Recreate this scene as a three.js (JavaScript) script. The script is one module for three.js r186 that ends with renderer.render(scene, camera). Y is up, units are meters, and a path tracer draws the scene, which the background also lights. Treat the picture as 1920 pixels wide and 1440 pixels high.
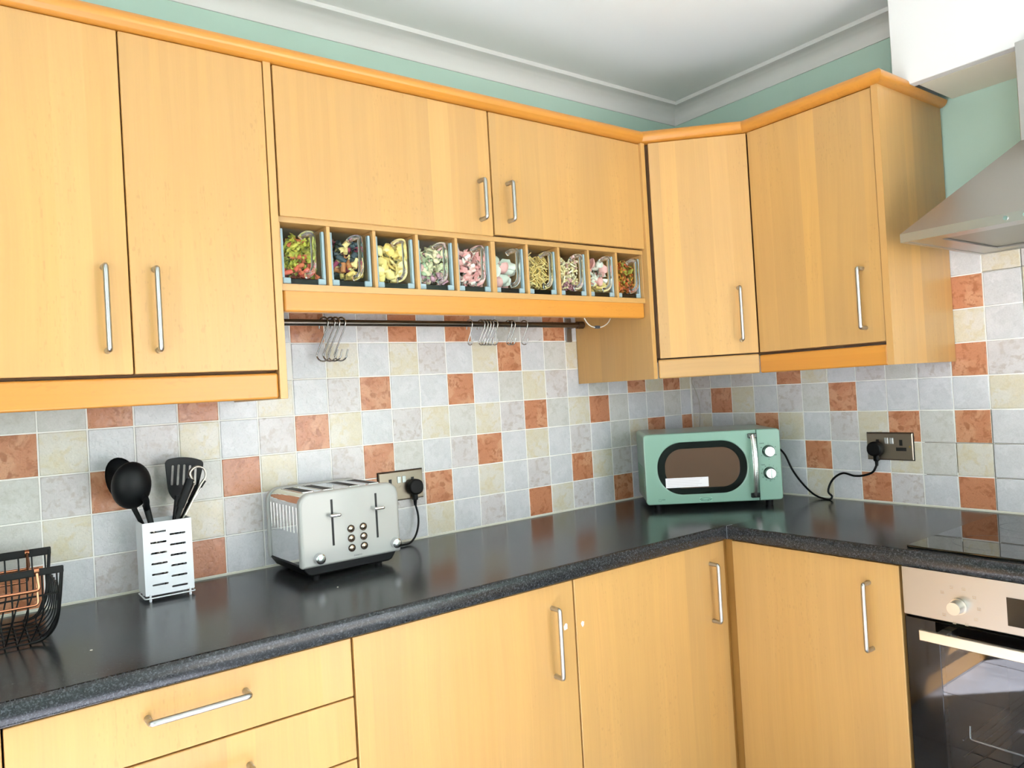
import * as THREE from 'three';
import { RoundedBoxGeometry } from 'three/addons/geometries/RoundedBoxGeometry.js';
import { mergeGeometries, toCreasedNormals } from 'three/addons/utils/BufferGeometryUtils.js';

// ------------------------------------------------------------------ camera, sky, sun, exposure
const scene = new THREE.Scene();
const renderer = new THREE.WebGLRenderer({ antialias: true });
renderer.toneMapping = THREE.LinearToneMapping;
renderer.toneMappingExposure = 1.15;
renderer.shadowMap.enabled = true;

const camera = new THREE.PerspectiveCamera(54.615, 4 / 3, 0.05, 200);
{
  const F = new THREE.Vector3(0.5978628, 0.0101616, -0.801534);
  const R = new THREE.Vector3(0.8005947, -0.0575944, 0.596432);
  const U = new THREE.Vector3(0.0401032, 0.9982883, 0.0425689);
  camera.position.set(-2.4415, 1.3483, 2.0341);
  camera.quaternion.setFromRotationMatrix(new THREE.Matrix4().makeBasis(R, U, F.clone().negate()));
}
scene.background = new THREE.Color().setRGB(0.86, 0.925, 1.0);
scene.backgroundIntensity = 6.5;

const sun = new THREE.DirectionalLight(new THREE.Color().setRGB(1.0, 0.965, 0.99), 66);
sun.target.position.set(-2.1, 0, 0.75);
sun.position.copy(sun.target.position).add(new THREE.Vector3(-0.575, 0.7, 0.423).multiplyScalar(9));
sun.castShadow = true;
sun.shadow.mapSize.set(4096, 4096);
Object.assign(sun.shadow.camera, { left: -5, right: 5, top: 5, bottom: -5, near: 0.5, far: 25 });
scene.add(sun, sun.target);

// ------------------------------------------------------------------ small tools
let seed = 12345;
const rnd = () => { seed = (seed + 0x6d2b79f5) | 0; let t = Math.imul(seed ^ (seed >>> 15), 1 | seed); t = (t + Math.imul(t ^ (t >>> 7), 61 | t)) ^ t; return ((t ^ (t >>> 14)) >>> 0) / 4294967296; };
const rr = (a, b) => a + (b - a) * rnd();
const hash = (x, y, s) => { let h = Math.imul(x, 374761393) ^ Math.imul(y, 668265263) ^ Math.imul(s, 974711); h = Math.imul(h ^ (h >>> 13), 1274126177); return ((h ^ (h >>> 16)) >>> 0) / 4294967296; };
function vnoise(x, y, s) {
  const xi = Math.floor(x), yi = Math.floor(y), fx = x - xi, fy = y - yi;
  const u = fx * fx * (3 - 2 * fx), v = fy * fy * (3 - 2 * fy);
  const a = hash(xi, yi, s), b = hash(xi + 1, yi, s), c = hash(xi, yi + 1, s), d = hash(xi + 1, yi + 1, s);
  return a + (b - a) * u + (c - a) * v + (a - b - c + d) * u * v;
}
function fbm(x, y, s, o = 4) { let t = 0, a = 0.5, n = 0; for (let i = 0; i < o; i++) { t += a * vnoise(x, y, s + i * 17); n += a; x *= 2.03; y *= 2.03; a *= 0.5; } return t / n; }
const clamp = (x, a = 0, b = 1) => Math.min(b, Math.max(a, x));
const sm = (a, b, x) => { const t = clamp((x - a) / (b - a)); return t * t * (3 - 2 * t); };
const mix3 = (a, b, t) => [a[0] + (b[0] - a[0]) * t, a[1] + (b[1] - a[1]) * t, a[2] + (b[2] - a[2]) * t];
function dataTex(w, h, fn, srgb = true, rx = 1, ry = 1, wrap = THREE.RepeatWrapping) {
  const d = new Uint8Array(w * h * 4);
  for (let j = 0; j < h; j++) for (let i = 0; i < w; i++) {
    const c = fn((i + 0.5) / w, (j + 0.5) / h), k = (j * w + i) * 4;
    d[k] = clamp(c[0], 0, 255); d[k + 1] = clamp(c[1], 0, 255); d[k + 2] = clamp(c[2], 0, 255); d[k + 3] = 255;
  }
  const t = new THREE.DataTexture(d, w, h);
  t.wrapS = t.wrapT = wrap; t.magFilter = THREE.LinearFilter; t.minFilter = THREE.LinearMipmapLinearFilter; t.generateMipmaps = true;
  t.repeat.set(rx, ry); if (srgb) t.colorSpace = THREE.SRGBColorSpace; t.needsUpdate = true; return t;
}
function canvasTex(w, h, draw) {
  const c = document.createElement('canvas'); c.width = w; c.height = h; draw(c.getContext('2d'), w, h);
  const t = new THREE.CanvasTexture(c); t.colorSpace = THREE.SRGBColorSpace; return t;
}
const std = (color, roughness = 0.5, metalness = 0, extra = {}) => new THREE.MeshPhysicalMaterial({ color, roughness, metalness, ...extra });

const taken = new Map();
function numbered(n) { const k = taken.get(n) ?? 0; taken.set(n, k + 1); return k ? `${n}_${String(k).padStart(3, '0')}` : n; }
function thing(name, label, category, pos = [0, 0, 0], turn = 0, group) {
  const o = new THREE.Group(); o.name = numbered(name); o.position.set(...pos); o.rotation.y = turn;
  o.userData = { label, category }; if (group) o.userData.group = group; scene.add(o); return o;
}
function put(name, geo, mat, parent, label) {
  const m = new THREE.Mesh(Array.isArray(geo) ? merge(geo) : geo, mat); m.name = name; m.castShadow = m.receiveShadow = true;
  if (label) m.userData.label = label; if (parent) parent.add(m); return m;
}
function solo(name, label, category, geo, mat, group) {
  const m = put(numbered(name), geo, mat, scene); m.userData = { label, category }; if (group) m.userData.group = group; return m;
}
function struct(name, geo, mat, label, category) { const m = put(name, geo, mat, scene); m.userData = { kind: 'structure', label, category }; return m; }
function merge(list) {
  const l = list.map((g) => { const n = g.index ? g.toNonIndexed() : g; for (const k of Object.keys(n.attributes)) if (!['position', 'normal', 'uv', 'color'].includes(k)) n.deleteAttribute(k); if (!n.attributes.uv) n.setAttribute('uv', new THREE.BufferAttribute(new Float32Array(n.attributes.position.count * 2), 2)); return n; });
  return mergeGeometries(l);
}
// texture coordinates in metres, seen along the main axis of each face; across = true lays the grain along the other way
function uvm(g, across = false, ou = 0, ov = 0) {
  if (g.index) g = g.toNonIndexed();
  const p = g.attributes.position, n = g.attributes.normal, uv = new Float32Array(p.count * 2);
  for (let t = 0; t < p.count; t += 3) {
    let nx = 0, ny = 0, nz = 0;
    for (let k = 0; k < 3; k++) { nx += Math.abs(n.getX(t + k)); ny += Math.abs(n.getY(t + k)); nz += Math.abs(n.getZ(t + k)); }
    for (let k = t; k < t + 3; k++) {
      let a, b;
      if (ny > nx && ny > nz) { a = p.getX(k); b = p.getZ(k); } else if (nx > nz) { a = p.getZ(k); b = p.getY(k); } else { a = p.getX(k); b = p.getY(k); }
      if (across) [a, b] = [b, a];
      uv[k * 2] = a + ou; uv[k * 2 + 1] = b + ov;
    }
  }
  g.setAttribute('uv', new THREE.BufferAttribute(uv, 2)); return g;
}
const bx = (x0, x1, y0, y1, z0, z1) => new THREE.BoxGeometry(x1 - x0, y1 - y0, z1 - z0).translate((x0 + x1) / 2, (y0 + y1) / 2, (z0 + z1) / 2);
function rb(x0, x1, y0, y1, z0, z1, r = 0.002, seg = 2) { return new RoundedBoxGeometry(x1 - x0, y1 - y0, z1 - z0, seg, Math.min(r, (x1 - x0) / 2.01, (y1 - y0) / 2.01, (z1 - z0) / 2.01)).translate((x0 + x1) / 2, (y0 + y1) / 2, (z0 + z1) / 2); }
const V = (x, y, z) => new THREE.Vector3(x, y, z);
function cyl(a, b, r0, r1 = r0, seg = 20, open = false) {
  const A = V(...a), B = V(...b), d = B.clone().sub(A), g = new THREE.CylinderGeometry(r1, r0, d.length(), seg, 1, open);
  g.applyQuaternion(new THREE.Quaternion().setFromUnitVectors(V(0, 1, 0), d.clone().normalize())); const m = A.add(B).multiplyScalar(0.5); return g.translate(m.x, m.y, m.z);
}
// a wire through points, with rounded corners of radius cr
function wire(pts, r, cr = 0, seg = 8, closed = false, per = 5) {
  const P = pts.map((p) => V(...p)), out = [];
  if (cr <= 0) out.push(...P);
  else for (let i = 0; i < P.length; i++) {
    const a = P[i - 1] ?? (closed ? P[P.length - 1] : null), b = P[i], c = P[i + 1] ?? (closed ? P[0] : null);
    if (!a || !c) { out.push(b); continue; }
    const k1 = Math.min(cr, a.distanceTo(b) * 0.45), k2 = Math.min(cr, c.distanceTo(b) * 0.45);
    const s = b.clone().add(a.clone().sub(b).setLength(k1)), e = b.clone().add(c.clone().sub(b).setLength(k2));
    for (let k = 0; k <= per; k++) { const t = k / per; out.push(s.clone().multiplyScalar((1 - t) ** 2).add(b.clone().multiplyScalar(2 * t * (1 - t))).add(e.clone().multiplyScalar(t * t))); }
  }
  return sweepTube(out, r, seg, closed);
}
function sweepTube(P, r, seg, closed = false, ry = r) {
  const n = P.length, pos = [], nor = [], idx = [];
  let ref = null;
  for (let i = 0; i < n; i++) {
    const a = P[i ? i - 1 : closed ? n - 1 : 0], c = P[i < n - 1 ? i + 1 : closed ? 0 : n - 1], t = c.clone().sub(a).normalize();
    if (!ref) ref = Math.abs(t.y) < 0.9 ? V(0, 1, 0) : V(1, 0, 0);
    const u = ref.clone().sub(t.clone().multiplyScalar(ref.dot(t))).normalize(), v = t.clone().cross(u); ref = u;
    for (let k = 0; k < seg; k++) { const w = (k / seg) * Math.PI * 2, d = u.clone().multiplyScalar(Math.cos(w)).add(v.clone().multiplyScalar(Math.sin(w) * (ry / r))); pos.push(P[i].x + d.x * r, P[i].y + d.y * r, P[i].z + d.z * r); d.normalize(); nor.push(d.x, d.y, d.z); }
  }
  const rings = closed ? n : n - 1;
  for (let i = 0; i < rings; i++) for (let k = 0; k < seg; k++) { const a = i * seg + k, b = i * seg + ((k + 1) % seg), c = ((i + 1) % n) * seg + k, d = ((i + 1) % n) * seg + ((k + 1) % seg); idx.push(a, b, c, b, d, c); }
  if (!closed) for (const [i, s] of [[0, -1], [n - 1, 1]]) {
    const t = P[i ? i : 1].clone().sub(P[i ? i - 1 : 0]).normalize().multiplyScalar(s), c = pos.length / 3; pos.push(P[i].x, P[i].y, P[i].z); nor.push(t.x, t.y, t.z);
    for (let k = 0; k < seg; k++) { const a = (i * seg + k) * 3; pos.push(pos[a], pos[a + 1], pos[a + 2]); nor.push(t.x, t.y, t.z); }
    for (let k = 0; k < seg; k++) { const a = c + 1 + k, b = c + 1 + ((k + 1) % seg); s > 0 ? idx.push(c, a, b) : idx.push(c, b, a); }
  }
  const g = new THREE.BufferGeometry(); g.setAttribute('position', new THREE.Float32BufferAttribute(pos, 3)); g.setAttribute('normal', new THREE.Float32BufferAttribute(nor, 3));
  g.setAttribute('uv', new THREE.Float32BufferAttribute(new Float32Array(pos.length / 3 * 2), 2)); g.setIndex(idx); return g;
}
function curvePts(pts, n = 40) { return new THREE.CatmullRomCurve3(pts.map((p) => V(...p))).getPoints(n); }
// extrude an outline (x, y) along z
function ext(shape, depth, bevel = 0, seg = 12, bseg = 2) {
  return new THREE.ExtrudeGeometry(shape, { depth: depth - 2 * bevel, bevelEnabled: bevel > 0, bevelThickness: bevel, bevelSize: bevel, bevelOffset: -bevel, bevelSegments: bseg, curveSegments: seg }).translate(0, 0, bevel);
}
function poly(pts) { const s = new THREE.Shape(); pts.forEach(([x, y], i) => (i ? s.lineTo(x, y) : s.moveTo(x, y))); s.closePath(); return s; }
function roundRect(x0, x1, y0, y1, r, hole = false) {
  const s = hole ? new THREE.Path() : new THREE.Shape(), R = Array.isArray(r) ? r : [r, r, r, r]; // bottom left, bottom right, top right, top left
  s.moveTo(x0 + R[0], y0); s.lineTo(x1 - R[1], y0); if (R[1]) s.absarc(x1 - R[1], y0 + R[1], R[1], -Math.PI / 2, 0);
  s.lineTo(x1, y1 - R[2]); if (R[2]) s.absarc(x1 - R[2], y1 - R[2], R[2], 0, Math.PI / 2);
  s.lineTo(x0 + R[3], y1); if (R[3]) s.absarc(x0 + R[3], y1 - R[3], R[3], Math.PI / 2, Math.PI);
  s.lineTo(x0, y0 + R[0]); if (R[0]) s.absarc(x0 + R[0], y0 + R[0], R[0], Math.PI, Math.PI * 1.5); return s;
}
// one straight run of a moulding between two mitred corners of a path in plan; profile = [out, y]
function mouldings(path, profile) {
  const off = path.map((p, i) => {
    const d = (a, b) => { const l = Math.hypot(b[0] - a[0], b[1] - a[1]); return [(b[0] - a[0]) / l, (b[1] - a[1]) / l]; };
    const n = (t) => [-t[1], t[0]];
    const t1 = i ? d(path[i - 1], p) : null, t2 = i < path.length - 1 ? d(p, path[i + 1]) : null;
    if (!t1) return n(t2); if (!t2) return n(t1);
    const a = n(t1), b = n(t2), k = 1 + a[0] * b[0] + a[1] * b[1]; return [(a[0] + b[0]) / k, (a[1] + b[1]) / k];
  });
  const runs = [];
  for (let i = 0; i < path.length - 1; i++) {
    const ring = (j) => profile.map(([o, y]) => V(path[j][0] + off[j][0] * o, y, path[j][1] + off[j][1] * o)), A = ring(i), B = ring(i + 1), pos = [];
    const tri = (...v) => v.forEach((q) => pos.push(q.x, q.y, q.z));
    for (let k = 0; k < A.length; k++) { const l = (k + 1) % A.length; tri(A[k], B[l], A[l]); tri(A[k], B[k], B[l]); }
    const f = THREE.ShapeUtils.triangulateShape(profile.map(([o, y]) => new THREE.Vector2(o, y)), []);
    for (const [a, b, c] of f) { tri(A[a], A[b], A[c]); tri(B[a], B[c], B[b]); }
    let g = new THREE.BufferGeometry(); g.setAttribute('position', new THREE.Float32BufferAttribute(pos, 3)); g.computeVertexNormals(); g = toCreasedNormals(g, 0.6); runs.push(g);
  }
  return runs;
}

// ------------------------------------------------------------------ materials
function woodTexture(s, base, tone, bandW) {
  const W = 1024, H = 1024, size = 1.28, edges = [];
  for (let x = 0, i = 0; x < size; i++) { const w = bandW * (0.6 + 0.9 * hash(i, 3, s)); edges.push([x, x + w, hash(i, 7, s) - 0.5, hash(i, 9, s) - 0.5]); x += w; }
  return dataTex(W, H, (u, v) => {
    const x = u * size, y = v * size; let b = edges[edges.length - 1]; for (const e of edges) if (x < e[1]) { b = e; break; }
    const warp = (fbm(x * 6, y * 1.6, s + 5, 3) - 0.5) * 0.05;
    const fine = fbm((x + warp) * 420, y * 7, s + 11, 3) - 0.5, mid = fbm((x + warp) * 60, y * 2.2, s + 21, 3) - 0.5, cloud = fbm(x * 5 + b[2] * 40, y * 2.2, s + 31, 3) - 0.5;
    const fleck = sm(0.8, 0.9, vnoise(x * 420, y * 90, s + 41)) * sm(0.55, 0.75, vnoise(x * 9, y * 6, s + 43));
    const k = 1 + tone * b[2] + 0.035 * fine + 0.05 * mid + 0.07 * cloud - 0.05 * fleck, red = tone * 0.5 * b[3] + 0.02 * cloud;
    return [base[0] * k * (1 + red * 0.35), base[1] * k, base[2] * k * (1 - red * 0.9 - 0.06 * cloud)];
  }, true, 1 / size, 1 / size, THREE.MirroredRepeatWrapping);
}
const woodDoorTex = woodTexture(3, [195, 151, 90], 0.075, 0.075), woodRailTex = woodTexture(8, [200, 134, 52], 0.05, 0.05);
const woodBump = dataTex(512, 512, (u, v) => { const h = 255 * fbm(u * 170, v * 6, 77, 3); return [h, h, h]; }, false, 1 / 0.6, 1 / 0.6);
const wood = std(0xffffff, 0.36, 0, { map: woodDoorTex, bumpMap: woodBump, bumpScale: 0.00012, clearcoat: 0.25, clearcoatRoughness: 0.3 });
const woodRail = std(0xffffff, 0.34, 0, { map: woodRailTex, bumpMap: woodBump, bumpScale: 0.00012, clearcoat: 0.3, clearcoatRoughness: 0.25 });
const woodEdge = std(0xbf9256, 0.45);
const carcass = std(0x6b4a2a, 0.7), hingeMetal = std(0xb9b4aa, 0.35, 1);
const steel = std(0xb4b3b0, 0.3, 1), steelDark = std(0x6c655f, 0.28, 1), chrome = std(0xdedfe0, 0.06, 1), brushed = std(0xc9c2b8, 0.34, 1);
const blackPlastic = std(0x050506, 0.45, 0, { specularIntensity: 0.5 }), blackGloss = std(0x030303, 0.08, 0, { specularIntensity: 0.45 }), blackWire = std(0x050505, 0.45, 0, { specularIntensity: 0.6 }), copper = std(0xd9906e, 0.2, 1);
const whitePaint = std(0xdbdcdc, 0.75), ceilingPaint = std(0xeef2f2, 0.85), greenPaint = std(0xb4d0c4, 0.8);
const speck = dataTex(512, 512, (u, v) => {
  const n = hash(Math.floor(u * 512), Math.floor(v * 512), 5), m = vnoise(u * 170, v * 170, 6), c = fbm(u * 20, v * 20, 9, 3);
  const k = 27 + 34 * sm(0.45, 0.95, m) + 38 * sm(0.72, 1, n) + 6 * c; return [k * 0.96, k, k * 1.05];
}, true, 1 / 0.35, 1 / 0.35);
const speckBump = dataTex(512, 512, (u, v) => { const h = 255 * (0.6 * vnoise(u * 200, v * 200, 61) + 0.4 * vnoise(u * 420, v * 420, 62)); return [h, h, h]; }, false, 1 / 0.35, 1 / 0.35);
const worktopMat = std(0xffffff, 0.2, 0, { specularIntensity: 0.85, map: speck, bumpMap: speckBump, bumpScale: 0.00006 });
const mint = std(0x80a491, 0.28, 0, { clearcoat: 0.5, clearcoatRoughness: 0.12 });

// glazed wall tiles: terracotta T, cream Y, cool white W, pinkish mottled P, greenish grey G
const KIND = {
  T: { a: [202, 136, 98], b: [214, 156, 118], c: [160, 96, 62], n: 5 }, Y: { a: [220, 212, 188], b: [222, 217, 203], c: [212, 196, 150], n: 5 },
  W: { a: [212, 213, 213], b: [219, 219, 219], c: [201, 203, 203], n: 5 }, P: { a: [211, 206, 203], b: [217, 213, 210], c: [184, 171, 160], n: 5 },
  G: { a: [210, 209, 201], b: [215, 214, 207], c: [192, 190, 177], n: 4 },
};
const tileBump = dataTex(256, 256, (u, v) => { const h = 255 * clamp(0.55 * fbm(u * 4, v * 4, 91, 3) + 0.35 * fbm(u * 11, v * 11, 95, 2) + 0.1 - 0.25 * sm(0.8, 0.93, vnoise(u * 26, v * 26, 97))); return [h, h, h]; }, false);
const tileMats = {};
Object.entries(KIND).forEach(([k, q], ki) => {
  tileMats[k] = [];
  for (let i = 0; i < q.n; i++) {
    const s = 200 + ki * 50 + i * 7;
    const map = dataTex(160, 160, (u, v) => {
      const wx = u + 0.25 * (fbm(u * 3, v * 3, s, 3) - 0.5), wy = v + 0.25 * (fbm(u * 3 + 9, v * 3, s + 1, 3) - 0.5);
      const big = fbm(wx * 2.6, wy * 2.6, s + 2, 3), med = fbm(wx * 8, wy * 8, s + 3, 4), fine = fbm(u * 40, v * 40, s + 4, 2);
      let c = mix3(q.a, q.b, sm(0.35, 0.65, big)); c = mix3(c, q.c, (k === 'T' ? 0.55 : k === 'P' ? 0.5 : 0.4) * sm(0.52, 0.78, med) * (0.5 + big));
      const pit = k === 'T' ? 0.35 * sm(0.78, 0.9, vnoise(u * 30, v * 30, s + 5)) * sm(0.4, 0.7, vnoise(u * 5, v * 5, s + 6)) : 0; c = mix3(c, q.c, pit);
      const g = 1 + 0.06 * (fine - 0.5); return [c[0] * g * 0.97, c[1] * g * 0.965, c[2] * g * 0.975];
    });
    tileMats[k].push(std(0xffffff, 0.24, 0, { map, bumpMap: tileBump, bumpScale: 0.0011 }));
  }
});
const groutMat = std(0xf1efe9, 0.85), groutDark = std(0x6f6a5c, 0.9);
function tileGeo(w, h, turn) {   // glazed face with softened edges: 18 triangles
  const e = 0.0022, t = 0.0065, X = w / 2, Y = h / 2, pos = [], nor = [], uv = [], idx = [];
  const c = [[-1, -1], [1, -1], [1, 1], [-1, 1]], UV = (x, y) => { let a = x / 0.1015 + 0.5, b = y / 0.1015 + 0.5; for (let k = 0; k < turn; k++) [a, b] = [b, 1 - a]; return [a, b]; };
  const vert = (x, y, z, n) => { pos.push(x, y, z); nor.push(...n); uv.push(...UV(x, y)); };
  c.forEach(([a, b]) => vert(a * (X - e), b * (Y - e), 0, [0, 0, 1]));
  c.forEach(([a, b]) => vert(a * X, b * Y, -e, [a * 0.66, b * 0.66, 0.35]));
  c.forEach(([a, b]) => vert(a * X, b * Y, -t, [a * 0.7, b * 0.7, 0]));
  idx.push(0, 1, 2, 0, 2, 3);
  for (let k = 0; k < 4; k++) { const l = (k + 1) % 4; idx.push(4 + k, 4 + l, l, 4 + k, l, k, 8 + k, 8 + l, 4 + l, 8 + k, 4 + l, 4 + k); }
  const g = new THREE.BufferGeometry(); g.setAttribute('position', new THREE.Float32BufferAttribute(pos, 3)); g.setAttribute('normal', new THREE.Float32BufferAttribute(nor, 3)); g.setAttribute('uv', new THREE.Float32BufferAttribute(uv, 2)); g.setIndex(idx); return g;
}
const PITCH = 0.1015, FULL = PITCH - 0.0032, geoCache = new Map();
function tileShape(w, h, turn) { const k = `${w.toFixed(4)} ${h.toFixed(4)} ${turn}`; if (!geoCache.has(k)) geoCache.set(k, tileGeo(w, h, turn)); return geoCache.get(k); }

// ------------------------------------------------------------------ the room
const WY = 0.91, CEIL = 2.486, XL = -3.4, ZF = 3.4;
const wallBack = struct('wall_back', bx(XL - 0.1, 0.1, -0.1, CEIL + 0.1, -0.12, -0.008), greenPaint, 'pale green painted wall with a tiled splashback behind the worktop', 'wall');
const wallRight = struct('wall_right', bx(0.008, 0.12, -0.1, CEIL + 0.1, -0.12, ZF + 0.1), greenPaint, 'pale green painted wall with tiles behind the hob', 'wall');
const WX0 = -1.62, WX1 = -0.12, WB = 0.02, WT = 2.1;
struct('wall_front', [bx(XL - 0.1, WX0, -0.1, CEIL + 0.1, ZF, ZF + 0.12), bx(WX1, 0.1, -0.1, CEIL + 0.1, ZF, ZF + 0.12), bx(WX0, WX1, -0.1, WB, ZF, ZF + 0.12), bx(WX0, WX1, WT, CEIL + 0.1, ZF, ZF + 0.12)], greenPaint, 'green painted wall facing the long worktop', 'wall');
const DZ0 = 1.22, DZ1 = 1.78, DH = 2.04, SZ0 = 2.05, SZ1 = 3.2, SB = 0.6, ST = 2.1;
struct('wall_left', [bx(XL - 0.12, XL, -0.1, CEIL + 0.1, -0.12, DZ0), bx(XL - 0.12, XL, -0.1, CEIL + 0.1, DZ1, SZ0), bx(XL - 0.12, XL, -0.1, CEIL + 0.1, SZ1, ZF + 0.1), bx(XL - 0.12, XL, -0.1, SB, SZ0, SZ1), bx(XL - 0.12, XL, ST, CEIL + 0.1, SZ0, SZ1), bx(XL - 0.12, XL, DH, CEIL + 0.1, DZ0, DZ1)], greenPaint, 'green painted wall with a glazed garden door and a window', 'wall');
struct('ceiling', bx(XL - 0.1, 0.1, CEIL, CEIL + 0.12, -0.1, ZF + 0.1), ceilingPaint, 'white painted ceiling', 'ceiling');
const floor = struct('floor', bx(XL - 0.1, 0.1, -0.12, -0.004, -0.1, ZF + 0.1), std(0x2c2a28, 0.9), 'grey slate tiled floor', 'floor');
{
  const maps = [0, 1, 2].map((i) => dataTex(192, 192, (u, v) => { const k = 152 + 44 * fbm(u * 4, v * 4, 700 + i * 9, 4) + 16 * (fbm(u * 22, v * 22, 720 + i, 2) - 0.5); return [k * 0.97, k, k * 1.06]; }));
  const mats = maps.map((map) => std(0xffffff, 0.3, 0, { map })), g = rb(-0.2225, 0.2225, -0.01, 0, -0.2225, 0.2225, 0.002, 1);
  for (let i = 0; i < 8; i++) for (let j = 0; j < 7; j++) { const t = put('floor_tile', g, mats[(i * 5 + j * 3) % 3], floor); t.position.set(-0.42 - i * 0.45 + 0.02, 0, 0.345 + 0.4 - 0.2225 + (j - 0) * 0.45 - 0.2); if (t.position.x < XL) floor.remove(t); }
}
// garden door: white frame with two panes, terrace outside
{
  const d = new THREE.Group(); d.name = 'door_1'; d.userData = { kind: 'structure', label: 'white framed glazed garden door in the side wall', category: 'door' }; scene.add(d);
  const fr = std(0xe8e8e6, 0.4), x0 = XL - 0.09, x1 = XL - 0.03;
  put('door_frame', [bx(x0, x1, 0, DH, DZ0, DZ0 + 0.05), bx(x0, x1, 0, DH, DZ1 - 0.05, DZ1), bx(x0, x1, DH - 0.05, DH, DZ0 + 0.05, DZ1 - 0.05), bx(x0, x1, 0, 0.06, DZ0 + 0.05, DZ1 - 0.05)], fr, d);
  put('pane', bx(XL - 0.063, XL - 0.059, 0.06, DH - 0.05, DZ0 + 0.05, DZ1 - 0.05), new THREE.MeshPhysicalMaterial({ color: 0xffffff, roughness: 0, transmission: 1, thickness: 0, ior: 1.45 }), d);
  const t = struct('terrace', [bx(-14, XL - 0.12, -0.2, -0.05, -8, 14), bx(XL - 0.12, 8, -0.2, -0.05, ZF + 0.12, 14)], std(0x9a948a, 0.9), 'pale paved terrace outside the glazed doors', 'terrace');
}
// side window beside the garden door
{
  const d = new THREE.Group(); d.name = 'window_1'; d.userData = { kind: 'structure', label: 'white framed window beside the garden door', category: 'window' }; scene.add(d);
  const fr = std(0xe8e8e6, 0.4), a = XL - 0.09, b = XL - 0.03, f = 0.05;
  put('window_frame', [bx(a, b, SB, ST, SZ0, SZ0 + f), bx(a, b, SB, ST, SZ1 - f, SZ1), bx(a, b, ST - f, ST, SZ0 + f, SZ1 - f), bx(a, b, SB, SB + f, SZ0 + f, SZ1 - f)], fr, d);
  put('pane', bx(XL - 0.062, XL - 0.058, SB + f, ST - f, SZ0 + f, SZ1 - f), new THREE.MeshPhysicalMaterial({ color: 0xffffff, roughness: 0, transmission: 1, thickness: 0, ior: 1.45 }), d);
}
// patio doors opposite the long worktop
{
  const d = new THREE.Group(); d.name = 'door_2'; d.userData = { kind: 'structure', label: 'white framed sliding patio doors opposite the long worktop', category: 'door' }; scene.add(d);
  const fr = std(0xe8e8e6, 0.4), z0 = ZF + 0.03, z1 = ZF + 0.09, f = 0.05, m = (WX0 + WX1) / 2;
  put('door_frame', [bx(WX0, WX0 + f, WB, WT, z0, z1), bx(WX1 - f, WX1, WB, WT, z0, z1), bx(WX0 + f, WX1 - f, WT - f, WT, z0, z1), bx(WX0 + f, WX1 - f, WB, WB + f, z0, z1), bx(m - 0.03, m + 0.03, WB + f, WT - f, z0, z1)], fr, d);
  for (const [a, b] of [[WX0 + f, m - 0.03], [m + 0.03, WX1 - f]]) put('pane', bx(a, b, WB + f, WT - f, ZF + 0.058, ZF + 0.062), new THREE.MeshPhysicalMaterial({ color: 0xffffff, roughness: 0, transmission: 1, thickness: 0, ior: 1.45 }), d);
}
// coving round the ceiling
{
  const c = 0.06, y0 = 2.416, prof = [[-0.02, y0 - 0.0], [0.004, y0], [0.006, y0 + 0.006]];
  for (let k = 0; k <= 10; k++) { const a = (k / 10) * Math.PI / 2; prof.push([0.006 + (c - 0.006) * (1 - Math.cos(a)), y0 + 0.006 + (c - 0.012) * Math.sin(a)]); }
  prof.push([c + 0.006, y0 + c - 0.004], [c + 0.006, CEIL + 0.004], [-0.02, CEIL + 0.004]);
  const runs = mouldings([[XL, -0.008], [0.008, -0.008], [0.008, 1.005]], prof);
  ['trim_1', 'trim_2'].forEach((n, i) => struct(n, runs[i], whitePaint, i ? 'white coving between ceiling and the hob wall' : 'white coving between ceiling and the long wall', 'coving'));
}
// boxed-in white bulkhead above the hood
{
  const b = new THREE.Group(); b.name = 'trim_3'; b.userData = { kind: 'structure', label: 'white boxed-in bulkhead above the cooker hood', category: 'bulkhead' }; scene.add(b);
  put('front_board', rb(-0.24, -0.207, 2.155, CEIL - 0.001, 1.003, 2.4, 0.003, 1), whitePaint, b);
  put('side_board', bx(-0.207, 0.007, 2.17, CEIL - 0.001, 1.003, 1.02), whitePaint, b);
  put('soffit', bx(-0.201, 0.007, 2.157, 2.172, 1.06, 2.4), std(0xe6e2d2, 0.8), b);
}
// splashback tiles: letters by column, from the row above the worktop upwards
function tileWall(wall, place, cols, rows, first, limits, cut) {
  for (let r = 0; r < rows.length; r++) for (let i = 0; i < rows[r].length; i++) {
    const k = rows[r][i]; if (k === '.') continue;
    let a0 = cols + (first + i) * PITCH, a1 = a0 + PITCH; const y0 = WY + r * PITCH + (r ? 0 : 0.004), y1 = WY + (r + 1) * PITCH;
    if (a0 > limits[1] - 0.006) continue; a1 = Math.min(a1, limits[1]); a0 = Math.max(a0, limits[0]);
    const w = a1 - a0 - 0.0032, h = y1 - y0 - 0.0032, m = tileMats[k], t = put('tile', tileShape(w, h, Math.floor(rnd() * 4)), m[Math.floor(rnd() * m.length)], wall);
    place(t, (a0 + a1) / 2, (y0 + y1) / 2, rr(-0.0003, 0.0003)); t.rotation.x = rr(-0.004, 0.004); if (!t.rotation.y) t.rotation.y = rr(-0.004, 0.004);
  }
}
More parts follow.
